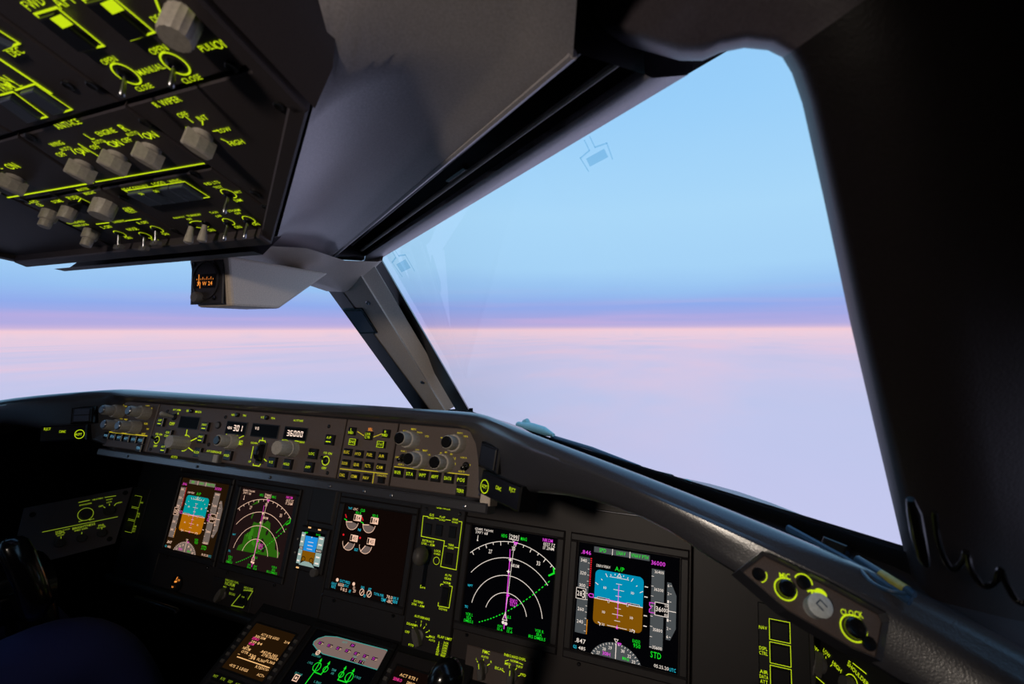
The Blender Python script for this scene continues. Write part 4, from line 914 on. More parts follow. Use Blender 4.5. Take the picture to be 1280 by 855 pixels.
def nd(w, terrain):
    c = PAL(w); tx = lambda m, u, s, x, y, hh, col, ww=None: m.text(u, s, x, y, ww, L4, c[col], hh)
    def d(m, u):
        cx, cy = .505, .135
        if terrain:
            m.poly(u, [(.16, .19), (.91, .205), (.93, .27), (.83, .30), (.80, .45), (.74, .43), (.68, .50), (.66, .60), (.60, .63), (.55, .58), (.50, .62), (.44, .57), (.36, .58), (.33, .45), (.25, .40), (.24, .28), (.18, .25)], L1, 'w_terrain')
            for q in ([(.25, .78), (.36, .82), (.40, .88), (.34, .85)], [(.29, .62), (.31, .70), (.33, .69), (.31, .61)]): m.poly(u, q, L1, 'w_terrain')
            random.seed(3)
            for i in range(16):
                x, y = random.uniform(.27, .78), random.uniform(.23, .5); r = random.uniform(.02, .05)
                m.poly(u, [(x+r*random.uniform(.5, 1)*math.cos(a), y+r*1.6*random.uniform(.5, 1)*math.sin(a)) for a in [k*math.pi/3 for k in range(6)]], L2_*.9, ('w_green' if False else 'w_terrain2') if i % 2 else 'w_black2')
        for r, a0, a1 in ((.75, 48, 131), (.585, 42, 141), (.41, 10, 170), (.24, 14, 166)): m.ring(u, cx, cy, r-.003, r+.003, L2_, c['white'], a0, a1, 40)
        for i, a in enumerate(range(52, 130, 7)):
            q = math.radians(a); r1 = .71 if i % 2 else .725; m.line(u, (cx+.75*math.cos(q), cy+.75*math.sin(q)), (cx+r1*math.cos(q), cy+r1*math.sin(q)), .007, L2_, c['white'])
        for s, a in (('27', 112), ('33', 62)): q = math.radians(a); tx(m, u, s, cx+.665*math.cos(q), cy+.665*math.sin(q), .04, 'white', .04)
        tx(m, u, '30', .522, .822, .038, 'white', .04)
        m.rect(u, .462, .568, .912, .962, L2_, c['black']); m.path(u, [(.462, .965), (.462, .912), (.568, .912), (.568, .965)], .005, L3, c['white']); tx(m, u, '299', .515, .938, .044, 'white', .08); tx(m, u, 'HDG', .40, .936, .032, 'green', .065); tx(m, u, 'MAG', .63, .936, .032, 'green', .07)
        m.path(u, [(.515, .885), (.500, .912), (.530, .912)], .005, L3, c['white'], True)
        m.line(u, (.503, .17), (.525, .885), .005, L2_, c['white'])
        m.path(u, [(.535, .868), (.52, .888), (.56, .888), (.548, .868)], .01, L3, c['mag'])
        m.line(u, (.505, .13), (.492, .70), .009, L3, c['mag']); m.line(u, (.492, .70), (.483, .81), .007, L3, c['mag'])
        for x, y in ((.498, .705), (.513, .355), (.49, .586)): m.poly(u, [(x, y+.022), (x+.008, y+.007), (x+.022, y), (x+.008, y-.007), (x, y-.022), (x-.008, y-.007), (x-.022, y), (x-.008, y+.007)], L4, c['white'] if y > .4 else c['mag'])
        tx(m, u, 'NIKOM', .56, .655, .03, 'white', .09); tx(m, u, 'SENKO', .58, .315, .034, 'mag', .085); tx(m, u, '0527', .585, .28, .034, 'mag', .08)
        m.path(u, [(.503, .185), (.478, .115), (.528, .115)], .007, L4, c['white'], True); circ(m, u, .488, .09, .016, L4, c['white']); circ(m, u, .52, .085, .016, L4, c['white']); m.rect(u, .499, .508, .03, .075, L3, c['mag'])
        tx(m, u, 'GS485 TAS491', .15, .962, .024, 'white', .22); tx(m, u, '290°/ 68', .125, .928, .026, 'white', .15); m.rect(u, .080, .086, .84, .895, L2_, c['white']); circ(m, u, .083, .842, .008, L2_, c['white'])
        tx(m, u, 'NIKOM', .90, .962, .032, 'mag', .11); tx(m, u, '0527.7Z', .92, .922, .03, 'white', .13); tx(m, u, '17.2NM', .915, .885, .03, 'white', .12)
        tx(m, u, 'WPT', .06, .372, .024, 'cyan', .06); tx(m, u, 'TFC', .045, .158, .024, 'cyan', .04)
        for i, s in enumerate(('VOR L', 'SEA', 'DME15.5')): tx(m, u, s, .09, .09-.033*i, .027, 'green', (.085, .06, .11)[i])
        for i, s in enumerate(('VOR R', 'SEA', 'IRS DME11.5')): tx(m, u, s, .89-.02*(i == 2), .09-.033*i, .027, 'green', (.09, .06, .18)[i])
        for x in (.46, .57): tx(m, u, 'RWY', x, .048, .024, 'green', .055); tx(m, u, '13.6', x, .02, .024, 'green', .06)
        pts = [(.208+.762*t, .036+.553*(.55*t+.45*t*t)) for t in [i/48 for i in range(49)]]
        for i in range(0, 48, 2): m.line(u, pts[i], pts[i+1], .009, L2_, c['green'])
        m.path(u, [(.945, .625), (.995, .655), (.988, .70)], .016, L3, c['green']); tx(m, u, 'ILS', .55, .152, .026, 'green', .04)
        if w:
            for i in range(9): x = .62+.04*i
            for i in range(14): m.line(u, (.80+.012*i, .50+.013*i), (.806+.012*i, .507+.013*i), .012, L3, c['green'])
    return d
emit('w_terrain2', (54, 122, 22))
def eicas(m, u):
    W, CY, GR = 's_white', 's_cyan', 's_green'; W = 'w_white'
    m.text(u, 'TAT', .09, .955, .06, L4, CY, .026); m.text(u, '-20C', .17, .955, .075, L4, W, .028); m.text(u, 'CLB', .285, .955, .065, L4, GR, .03)
    for (x, y, top) in ((.155, .80, 1), (.412, .80, 1), (.155, .56, 0), (.412, .56, 0)):
        r = .088
        a0, a1 = (180, 370) if top else (225, 375)
        pts = [(x, y)]+[(x+r*math.cos(math.radians(a)), y+r*math.sin(math.radians(a))) for a in range(a0+8, a1-14, 8)]
        m.poly(u, pts, L1, 'e_grey'); m.ring(u, x, y, r, r+.006, L2_, W, a0-(0 if top else 45), 360, 24)
        m.line(u, (x, y), (x+r*1.1*math.cos(math.radians(a0+6)), y+r*1.1*math.sin(math.radians(a0+6))), .009, L3, W)
        m.rect(u, x+.012, x+.125, y+.02, y+.095, L2_, W); m.rect(u, x+.018, x+.042, y+.028, y+.088, L3, 'e_black'); m.text(u, '84' if top else '455', x+.083, y+.057, .055, L4, 'e_black', .045)
        q = math.radians(180 if top else 170)
        if top: m.line(u, (x-.10, y+.035), (x-.125, y+.075), .012, L2_, 's_red'); m.line(u, (x-.13, y+.02), (x-.085, y+.004), .010, L2_, GR); m.text(u, '92.5', x+.07, y+.115, .08, L4, GR, .03)
        else: circ(m, u, x-.10, y+.075, .013, L2_, 's_red')
    m.text(u, 'N1', .285, .725, .04, L4, CY, .03); m.text(u, 'EGT', .29, .495, .055, L4, CY, .03)
    circ(m, u, .085, .118, .02, L2_, W); m.text(u, 'DUCT PRESS', .205, .118, .15, L4, CY, .028); circ(m, u, .335, .115, .02, L2_, W)
    for s, x, y, w_, cc in (('CAB ALT', .05, .07, .08, CY), ('RATE', .05, .035, .06, CY), ('6050', .155, .075, .085, W), ('0', .17, .035, .02, W), ('8.5', .225, .03, .06, W), ('LDG ALT', .235, .078, .07, CY), ('AUTO', .35, .075, .03, W), ('20', .365, .045, .035, W), ('AP', .30, .03, .03, CY), ('FWD', .475, .098, .045, CY), ('AFT', .578, .098, .045, CY), ('VLV', .52, .02, .03, CY), ('TOTAL FUEL', .715, .068, .14, CY), ('78.0', .865, .068, .08, W), ('LBS X', .95, .072, .075, CY), ('TEMP', .79, .025, .07, CY), ('-18C', .875, .025, .08, W), ('1000', .95, .035, .06, CY)): m.text(u, s, x, y, w_, L4, cc, .026 if len(s) > 4 else .034)
    for x in (.472, .578): m.ring(u, x, .05, .030, .038, L3, W, sx=.9, n=24); m.line(u, (x-.012, .03), (x+.016, .068), .008, L3, W)
LBL = dict(cp='captain flight display with cyan sky and amber ground, warm tinted', cn='captain navigation display with green terrain under pale range arcs', e='engine display with four grey half-round gauges on black', fn='first officer navigation display with pale arcs and a dotted green line on black', fp='first officer flight display with blue sky, brown ground and 36000 readout')
display(-.616, LBL['cp'], pfd(True), 'w_black')
display(-.401, LBL['cn'], nd(True, True), 'w_black2')
display(-.086, LBL['e'], eicas, 'e_black')
display(.225, LBL['fn'], nd(False, False), 's_black')
display(.437, LBL['fp'], pfd(False), 's_black')

# ------------------------------------------------------------------ standby display
t = thing('standby_display', MAIN.W(-.152, -.145, 0), 'small standby display with bright blue sky between two large displays', 'display')
MB().box(MAIN, -.190, -.112, -.150, -.058, -.004, .008, 'panel_dark', .003).build('bezel', t)
f = MAIN.shift(-.184, -.138, .0084); m = MB(); w_, h_ = .064, .070
m.rect(f, 0, w_, 0, h_, 0, 's_black'); m.rect(f, .0, .011, .002, h_-.004, .0002, 'isfd_grey'); m.rect(f, .048, w_, .004, h_-.006, .0002, 'isfd_grey')
m.rect(f, .012, .047, .030, .060, .0002, 'isfd_sky'); m.rect(f, .012, .047, .008, .030, .0002, 's_brown')
m.poly(f, [(.008, -.0), (.052, -.0), (.040, .009), (.020, .009)], .0004, 'isfd_grey')
for i in range(5):
    m.rect(f, .001, .008, .006+i*.013, .009+i*.013, .0004, 's_white'); m.rect(f, .051, .061, .008+i*.0125, .011+i*.0125, .0004, 's_white')
for i in range(3): m.rect(f, .022, .037, .034+i*.007, .035+i*.007, .0004, 's_white')
m.rect(f, .0, .012, .031, .037, .0005, 's_black'); m.rect(f, .046, .064, .031, .038, .0005, 's_black'); m.text(f, '283', .006, .034, .009, .0007, 's_white', .004); m.text(f, '36000', .055, .0345, .014, .0007, 's_white', .004); m.text(f, '.847', .012, .066, .010, .0007, 's_green', .0035); m.text(f, '29.92', .046, .066, .012, .0007, 's_green', .0035)
for x in (.018, .040): m.ring(f, x, .013, .004, .0055, .0006, 's_black', n=14)
m.poly(f, [(.0285, .060), (.0315, .060), (.030, .057)], .0006, 's_white'); m.build('symbology', t)
for x, y in ((.018, .0775), (.046, .0765), (.006, -.0065)): MB().rect(f, x-.004, x+.004, y-.0015, y+.0015, -.0001, 'cdu_amber').build('key_light', t)
for y in (.05, .022): MB().lathe(f, -.0085, y, [(.002, -.001), (.002, .001)], 'knob_grey', 8).build('key', t)
round_knob(t, MAIN, -.128, -.146, .009, .010, 'knob_dark', h0=.006)
t = thing('blank_cover', MAIN.W(-.150, -.04, 0), 'plain dark cover plate above the small standby display', 'cover plate')
MB().box(MAIN, -.186, -.112, -.050, .050, -.002, .003, 'panel_dark', .004).build('cover', t, bevel=.002)

# ------------------------------------------------------------------ landing gear and autobrake panel
t = thing('landing_gear_panel', MAIN.W(.155, -.27, 0), 'tall landing gear and AUTOBRAKE panel with round gear lever knob', 'control panel')
MB().box(MAIN, .1045, .2065, -.272, .046, -.004, .0025, 'panel_dark', .0015).build('plate', t)
H = .003
m = legend(MAIN, Gc, [('GND PROX', 970, 120, 82), ('G/S', 900, 160, 26), ('INHIBIT', 897, 178, 40), ('FLAP', 964, 173, 32), ('OVRD', 962, 190, 36), ('GEAR', 1040, 187, 34), ('OVRD', 1038, 204, 36), ('TERR', 1015, 339, 34), ('OVRD', 1013, 357, 36), ('RETRACT', 880, 316, 70), ('270K - .82M', 878, 334, 78), ('UP', 877, 380, 20), ('DN', 847, 587, 24), ('LOCK', 935, 374, 38), ('OVRD', 932, 392, 38), ('ALTN', 998, 518, 38), ('GEAR', 996, 538, 40), ('NORM', 990, 563, 42), ('DOWN', 967, 720, 48), ('EXTEND', 822, 676, 56), ('270K - .82M', 818, 695, 76), ('AUTOBRAKE', 843, 769, 92)], h=H)
for pts, cl in (([(850, 166), (878, 170)], 0), ([(922, 178), (942, 181)], 0), ([(985, 188), (1012, 192)], 0), ([(1062, 198), (1080, 201), (1045, 486), (953, 466), (976, 314), (838, 286), (850, 166)], 0), ([(975, 344), (990, 346)], 0), ([(1036, 352), (1058, 355)], 0), ([(968, 572), (955, 570), (952, 580)], 0), ([(1005, 580), (1023, 585), (1003, 712), (938, 700), (940, 680)], 0)): rline(m, MAIN, Gc, pts, .6, 'legend_lime', H)
x, y = MAIN.at(Gc(928, 432), H); m.ring(MAIN, x, y, .0064, .0071, H, 'legend_lime', n=28)
m2 = legend(MAIN, G2, [('DISARM', 182, 216, 62), ('OFF', 155, 266, 30), ('RTO', 180, 354, 34), ('1', 213, 200, 6), ('2', 249, 197, 8), ('3', 281, 216, 8), ('4', 300, 258, 8), ('MAX', 320, 299, 40), ('AUTO', 319, 322, 42), ('FLAP LIMIT', 405, 306, 96)]+[(a, 366-3*i, 340+i*17, 14+(i > 1)*8) for i, a in enumerate(('1', '5', '15', '20', '25', '30'))]+[('-', 383-3*i, 342+i*17, 6) for i in range(6)]+[(a, 414-4*i, 340+i*17, 34) for i, a in enumerate(('265K', '245K', '230K', '225K', '200K', '180K'))], h=H)
for p in ([(190, 236), (200, 244)], [(218, 220), (222, 236)], [(247, 214), (244, 228)], [(272, 232), (264, 244)], [(292, 264), (280, 270)], [(298, 302), (282, 298)]): rline(m2, MAIN, G2, p, .6, 'legend_lime', H)
m.build('legend', t); m2.build('legend', t)
for q in ((880, 245), (945, 252), (1025, 262), (1003, 420)):
    x, y = MAIN.at(Gc(*q), .003); button(t, MAIN, x, y, .0155, .0215, 'button_black', .005)
x, y = MAIN.at(Gc(865, 475), H); MB().box(MAIN, x-.0045, x+.0045, y-.034, y+.034, .0025, .0032, 'cap_black').build('lever_slot', t)
lv = MB().tube([MAIN.W(x, y+.028, .0), MAIN.W(x, y+.030, .03)], .004, 'dark_metal', 10).build('gear_lever', t, True)
x, y = MAIN.at(Gc(838, 402), .035); WH = Frame(MAIN.W(x, y, .038), MAIN.b, MAIN.n)
MB().lathe(WH, 0, 0, [(.006, -.011), (.014, -.009), (.0175, -.003), (.0175, .003), (.014, .009), (.006, .011)], 'knob_dark', 28).build('wheel_knob', lv, True, 60)
x, y = MAIN.at(Gc(985, 642), H); MB().box(MAIN, x-.0075, x+.0075, y-.0155, y+.0155, .0025, .009, 'button_black', .0015).build('guard_switch', t)
x, y = MAIN.at(G2(228, 293), .005); wing_knob(t, MAIN, x, y, .0125, .017, .5, 'knob_dark', .0025)
for q in ((1068, 155), (870, 125)): x, y = MAIN.at(Gc(*q), H); screw(t, MAIN, x, y, .004, .0025)
for q in ((1045, 825), (258, 630)):
    x, y = MAIN.at(Gc(*q), 0); MB().lathe(MAIN, x, y, [(.003, -.001), (.003, .003), (.002, .004)], 'metal', 10).build('fastener', t if q[0] > 900 else ip, True)
# ------------------------------------------------------------------ FMC and inboard display selectors
t = thing('display_source_panel', MAIN.W(.31, -.27, 0), 'brown panel with FMC and INBOARD DSPL selector knobs below the navigation display', 'control panel')
MB().box(MAIN, .243, .372, -.285, -.206, -.004, .004, 'panel_brown', .0015).build('plate', t)
H = .0045
m = legend(MAIN, G2, [('FMC', 681, 401, 48), ('AUTO', 672, 433, 48), ('L', 616, 446, 8), ('R', 714, 466, 10), ('INBOARD', 848, 428, 96), ('DSPL', 924, 448, 46), ('NORM', 868, 462, 52), ('MFD', 825, 480, 40), ('NAV', 904, 498, 42), ('EICAS', 767, 511, 56), ('PFD', 927, 553, 36)], h=H)
for p in ([(620, 460), (628, 472)], [(664, 448), (662, 462)], [(704, 480), (688, 490)], [(790, 524), (802, 534)], [(835, 492), (835, 506)], [(884, 508), (872, 524)], [(908, 556), (888, 562)], [(808, 460), (830, 454)], [(900, 472), (924, 484)]): rline(m, MAIN, G2, p, .65, 'legend_lime', H)
m.build('legend', t)
for q, an in (((648, 520), .2), ((848, 565), .0)): x, y = MAIN.at(G2(*q), .012); k = wing_knob(t, MAIN, x, y, .0110, .017, an, 'knob_dark', .004); mm = MB().line(MAIN.shift(x, y).rot(an), (0, .004), (0, .012), .001, .0215, 'legend_lime'); mm.build('pointer_mark', k)
# captain-side lower items: brake gauge, heading reference
t = thing('brake_pressure_gauge', MAIN.W(-.541, -.255, 0), 'small round brake pressure gauge with amber lit needle', 'gauge')
x, y = -.541, -.242; m = MB().lathe(MAIN, x, y, [(.018, -.002), (.018, .004), (.015, .005), (.0148, .003)], 'panel_black', 28); m.build('gauge_case', t, True, 30)
m = MB(); m.line(MAIN, (x-.004, y+.004), (x+.004, y+.006), .004, .0056, 'orange'); m.line(MAIN, (x, y+.009), (x+.003, y+.016), .002, .0056, 'orange'); m.text(MAIN, '20', x+.009, y+.010, .008, .0056, 'orange', .004); m.text(MAIN, '10', x-.006, y-.008, .006, .0056, 'orange', .004); m.build('gauge_marks', t)
t = thing('heading_reference_panel', MAIN.W(-.35, -.265, 0), 'dim selector knob and boxed heading switch below the terrain display', 'control panel')
MB().box(MAIN, -.425, -.295, -.272, -.205, -.004, .002, 'panel_dark', .001).build('plate', t); H = .0026
m = legend(MAIN, G3, [('INBOARD DSPL', 570, 190, 88), ('NORM', 556, 208, 64), ('MFD', 524, 226, 20), ('NAV', 570, 240, 26), ('EICAS', 570, 272, 38), ('HDG REF', 676, 236, 58)], 'legend_dim', H)
rline(m, MAIN, G3, [(648, 246), (704, 254), (640, 360), (566, 346)], .7, 'legend_dim', H, True); m.build('legend', t)
x, y = MAIN.at(G3(492, 278), .01); wing_knob(t, MAIN, x, y, .0115, .017, -.4, 'knob_dark', .002)
x, y = MAIN.at(G3(642, 300), .006); MB().box(MAIN, x-.0105, x+.0105, y-.014, y+.014, .002, .007, 'button_black', .001).build('push_button', t); MB().text(MAIN, 'NORM', x, y+.003, .008, .0075, 'legend_dim', .003).build('button_legend', t)
# clip bar under the captain's panel edge
p = [aty((168, 749), .70), aty((222, 766), .70)]; tag(MB().tube([p[0], p[0]+V((.004, 0, .004)), p[1]+V((-.004, 0, .004)), p[1]], .006, 'dark_metal', 10).build('pull_handle', None, True), 'dark metal pull handle below the captain side of the panel', 'handle')

# ------------------------------------------------------------------ source select buttons at both outer ends
for sg in (1, -1):
    t = thing('source_select_panel', MAIN.W(sg*.76, -.17, 0), ('brightly boxed NAV, DSPL CTRL and AIR DATA buttons under the glareshield clock panel' if sg > 0 else 'dim column of boxed buttons beside the angled captain heater panel'), 'control panel')
    MB().box(MAIN, sg*.76-.036, sg*.76+.032, -.175, -.045, -.004, .001, 'panel_dark' if sg < 0 else 'panel_black', .001).build('plate', t)
    col = 'legend_lime' if sg > 0 else 'legend_dim'; m = MB(); H = .0016
    for i, (a, b) in enumerate((('NAV', None), ('DSPL', 'CTRL'), ('AIR', 'DATA'))):
        yc = -.0795-i*.0315; xc = .753
        if sg < 0: xc = -.767
        m.path(MAIN, [(xc-.0138, yc-.0142), (xc+.0138, yc-.0142), (xc+.0138, yc+.0142), (xc-.0138, yc+.0142)], .0008, H, col, True)
        lx = xc-.0225 if sg > 0 else xc+.0205
        m.text(MAIN, a, lx, yc+(.003 if b else 0), .011, H, col, .0046)
        if b: m.text(MAIN, b, lx, yc-.0035, .0115, H, col, .0046)
        if i == 2: m.text(MAIN, 'ATT', lx, yc-.010, .010, H, col, .0046)
        MB().box(MAIN, xc-.0122, xc+.0122, yc-.0125, yc+.0125, .001, .005, 'button_black', .0012).build('push_button', t)
    m.build('legend', t)
# ------------------------------------------------------------------ heater and dimmer panels on the side consoles
PA, PBb, PC = atz((30, 635), .82), atz((166, 608.6), .82), atz((143.5, 679.7), .69)
HL = Frame(PA, PBb-PA, PBb-PC); D1 = crop(20, 600, 7.53)
t = thing('side_light_panel', HL.W(.1, -.13, 0), 'angled grey heater and dimmer panel with five round knobs beside the captain', 'control panel')
MB().prism(HL, [(0, 0), (.214, 0), (.166, -.137), (-.03, -.137)], -.012, .0, 'panel_grey', .001).build('plate', t)
m = legend(HL, D1, [('SHOULDER', 655, 228, 120), ('HEATERS', 770, 178, 100), ('FOOT', 880, 183, 60), ('LOW', 878, 208, 50), ('OFF', 800, 246, 44), ('HIGH', 972, 213, 50), ('OFF', 608, 388, 40), ('MAX', 712, 370, 50), ('DSPL', 420, 497, 90), ('OUTBD', 420, 520, 70), ('PANEL FLOOD', 440, 474, 140), ('BRIGHTNESS', 640, 435, 220), ('INBD DSPL', 615, 465, 130), ('PNL', 805, 425, 60), ('FLOOD', 805, 445, 80)], 'legend_dim')
for p in ([(590, 212), (692, 190)], [(838, 164), (938, 148)], [(250, 490), (955, 346)], [(826, 252), (850, 270)], [(880, 226), (880, 240)], [(942, 222), (926, 240)], [(424, 532), (424, 550)], [(620, 492), (618, 512)], [(808, 450), (808, 468)]): rline(m, HL, D1, p, .8, 'legend_dim')
x, y = HL.at(D1(655, 322)); m.ring(HL, x, y, .0150, .0160, .0006, 'legend_dim', n=30); m.build('legend', t)
for q, r in (((655, 325), .0120), ((880, 286), .0125), ((415, 592), .0105), ((618, 547), .0100), ((808, 500), .0098)):
    x, y = HL.at(D1(*q), .005); round_knob(t, HL, x, y, r, .010, 'knob_dark')
for x, y in ((.014, -.02), (.196, -.012), (.155, -.122)): MB().lathe(HL, x, y, [(.006, 0), (.006, .001), (.003, .0015)], 'panel_black', 14).build('screw', t, True)
HR = Frame(mir(PBb), mir(PA)-mir(PBb), mir(PBb)-mir(PC))
t = thing('side_light_panel', HR.W(.1, -.13, 0), 'angled panel with OFF LOW HIGH knob and SHOULDER ring beside the first officer', 'control panel')
MB().prism(HR, [(-.02, -.002), (.214, -.002), (.214, -.137), (.03, -.137)], -.012, .0, 'panel_dark', .001).build('plate', t)
m = MB(); H = .0008
for s_, q, w_ in (('OFF', (612, 662), .014), ('LOW', (672, 686), .016), ('HIGH', (728, 760), .020), ('SHOULDER', (842, 800), .042)):
    x, y = HR.at(G6(*q), H); m.text(HR, s_, x, y, w_, H, 'legend_lime', .0052)
for a, b in (((626, 685), (634, 702)), ((668, 704), (668, 716)), ((704, 748), (692, 758)), ((585, 790), (660, 855)), ((792, 726), (802, 736)), ((815, 740), (890, 800))):
    m.line(HR, HR.at(G6(*a), H), HR.at(G6(*b), H), .0011, H, 'legend_lime')
x, y = HR.at(G6(645, 752), H); m.ring(HR, x, y, .0150, .0162, H, 'legend_lime', 100, 200); wing_knob(t, HR, x, y, .0125, .016, .3, 'knob_dark')
x, y = HR.at(G6(803, 862), H); m.ring(HR, x, y, .0125, .0137, H, 'legend_lime', n=30); round_knob(t, HR, x, y, .010, .012, 'knob_dark'); m.build('legend', t)

# ------------------------------------------------------------------ clock and map light panel in the glareshield end
q = [aty(p, y) for p, y in (((953, 693), .398), ((1104, 772), .392), ((1096, 822), .380), ((927, 714), .386))]
CK = Frame(q[3], (q[2]-q[3]), (q[0]-q[3]))
CK.O = CK.O+CK.n*.011
t = thing('clock_switch_panel', CK.W(.04, 0, 0), 'brown panel with MIC, map light and CLOCK buttons in the glareshield end', 'control panel')
Q = [CK.at(p) for p in ((955, 695), (1030, 731), (1097, 768), (1102, 778), (1094, 821), (1060, 806), (985, 762), (929, 715))]
MB().prism(CK, Q, -.010, .001, 'panel_brown', .0008).build('plate', t)
cq = [sum(v[0] for v in Q)/len(Q), sum(v[1] for v in Q)/len(Q)]
ring_ = [(cq[0]+(a-cq[0])*1.07, cq[1]+(b-cq[1])*1.14) for a, b in Q]; m = MB()
for i in range(len(Q)): m.add([CK.W(*ring_[i], .004), CK.W(*ring_[(i+1) % 8], .004), CK.W(*Q[(i+1) % 8], .0005), CK.W(*Q[i], .0005)], [(0, 1, 2, 3)], 'charcoal'); m.add([CK.W(*ring_[i], .004), CK.W(*ring_[(i+1) % 8], .004), CK.W(*ring_[(i+1) % 8], -.015), CK.W(*ring_[i], -.015)], [(0, 1, 2, 3)], 'charcoal')
m.build('recess_rim', t)
m = MB(); H = .0014; kk = CK.apx((1010, 755))
for s_, p, w_ in (('MIC', (443, 263), .0070), ('MAP', (605, 356), .004), ('CLOCK', (810, 468), .0135)): x, y = CK.at(G6(*p), H); m.text(CK, s_, x, y, w_, H, 'legend_lime', .0036, .46)
x, y = CK.at(G6(640, 360), H); m.ring(CK, x, y, 0, .0030, H, 'legend_lime', n=16, sx=1.3)
for p, r in (((447, 335), .0074), ((820, 550), .0082)):
    x, y = CK.at(G6(*p), H); m.ring(CK, x, y, r-.0009, r, H, 'legend_lime', n=32); b = MB().lathe(CK, x, y, [(r*.80, .001), (r*.78, .005), (r*.6, .0062), (r*.3, .0056)], 'cap_black', 24).build('push_button', t, True, 40)
x, y = CK.at(G6(545, 300), H); m.ring(CK, x, y, .0052, .0060, H, 'legend_lime', 20, 180); MB().lathe(CK, x, y, [(.0045, .001), (.0042, .003), (.002, .0034)], 'dark_metal', 16).build('screw', t, True, 40)
for p in ((300, 252), (905, 632)): x, y = CK.at(G6(*p), H); MB().lathe(CK, x, y, [(.0045, .001), (.004, .0024), (.001, .002)], 'dark_metal', 14).build('screw', t, True, 40)
x, y = CK.at(G6(300, 252), H); m.ring(CK, x, y, .0050, .0056, H, 'legend_lime', -50, 50)
x, y = CK.at(G6(622, 430), .006); m.ring(CK, *CK.at(G6(612, 410), H), .0070, .0080, H, 'legend_lime', 50, 150); m.build('legend', t)
k = MB().lathe(CK, x, y, [(.0070, .001), (.0070, .007), (.0076, .008), (.0075, .0105), (.006, .0112)], 'white_button', 28).build('map_light_knob', t, True, 40)
MB().path(CK.shift(x, y).rot(-.35), [(.0026, .0022), (-.0024, .0022), (-.0024, -.0015), (.0026, -.0015)], .0008, .0115, 'cable').build('knob_mark', k)

# ================================================================== forward pedestal: CDUs and lower display
t = thing('forward_pedestal', (0, .70, .55), 'dark sloping forward pedestal carrying the keypads and lower display', 'pedestal')
MB().box(LOW, -.262, .262, -.30, .030, -.05, -.002, 'panel_black', .002).build('console_body', t)
MB().box(Frame((0, 1.0, 0), (1, 0, 0), (0, -1, 0)), -.262, .262, .19, .5, -.56, -.001, 'panel_black').build('console_base', t)
X9 = crop(360, 780, 9.14)
def syn(m, u):
    N = lambda x, y: ((LOW.at(X9(x, y), .0016)[0]+.086)/S_, (LOW.at(X9(x, y), .0016)[1]+S_)/S_)
    F = [N(*p) for p in ((288, 235), (300, 200), (345, 168), (430, 142), (560, 150), (1015, 270), (1130, 300), (1140, 325), (1020, 525), (700, 428), (400, 345), (330, 290))]
    m.poly(u, F, L1, 'syn_grey'); m.path(u, F, .007, L2_, 's_cyan2', True)
    for i in range(7):
        x, y = 378+i*102, 222+i*30; a, b = N(x, y); m.rect(u, a-.035, a+.035, b-.018, b+.018, L2_, 's_black'); m.text(u, '22', a-.014, b, .028, L3, 's_mag', .022); m.text(u, '21', a+.022, b-.004, .024, L3, 'w_white', .022)
    for (x, y) in ((740, 248),): a, b = N(x, y); m.rect(u, a-.03, a+.03, b-.018, b+.018, L2_, 's_black'); m.text(u, '20', a, b, .035, L3, 's_mag', .022)
    for (x, y) in ((750, 412), (840, 440)): a, b = N(x, y); m.rect(u, a-.035, a+.035, b-.018, b+.018, L2_, 's_black'); m.text(u, '7', a-.012, b, .016, L3, 's_mag', .022); m.text(u, 'C', a+.022, b, .02, L3, 'w_white', .022)
    for s_, x, y, w_ in (('AFT', 650, 215, .07), ('BULK', 770, 380, .04), ('CRG', 870, 412, .05), ('L PACK', 258, 448, .07), ('TRIM', 525, 530, .06), ('AIR', 510, 568, .04), ('R PACK', 800, 615, .08), ('ISOLATION', 325, 365, .12), ('EXT AIR', 125, 575, .10), ('L ENG', 340, 672, .09)): a, b = N(x, y); m.text(u, s_, a, b, w_, L3, 's_cyan2', .022)
    a, b = N(345, 330); m.ring(u, a, b, .018, .028, L3, 'w_white', n=20); m.line(u, (a-.01, b-.012), (a+.01, b+.012), .01, L3, 'w_white')
    a, b = N(95, 620); m.path(u, [(a-.03, b-.03), (a+.03, b-.03), (a+.03, b+.03), (a-.03, b+.03)], .01, L3, 'w_white', True); circ(m, u, a, b, .014, L3, 'w_white')
    for pts in ([(200, 686), (300, 550), (378, 422)], [(300, 550), (378, 580), (472, 455)], [(570, 640), (655, 512)], [(570, 640), (672, 672), (750, 540)]): m.path(u, [N(*p) for p in pts], .010, L2_, 's_green')
    for p in ((378, 418), (472, 450), (658, 505), (752, 535)): a, b = N(*p); m.poly(u, [(a-.016, b-.012), (a+.016, b-.012), (a, b+.022)], L3, 's_green')
    for p, r in (((332, 492), .045), ((430, 520), .028), ((610, 580), .028), ((700, 610), .045)): a, b = N(*p); m.ring(u, a, b, r-.004, r+.004, L2_, 's_green', n=24)
emit('s_cyan2', (60, 150, 140))
display(-.086, 'lower centre display showing a grey aircraft plan with green air ducts', syn, 's_black', LOW, 0, S_, 'panel_black')
C9 = crop(240, 770, 9.14)
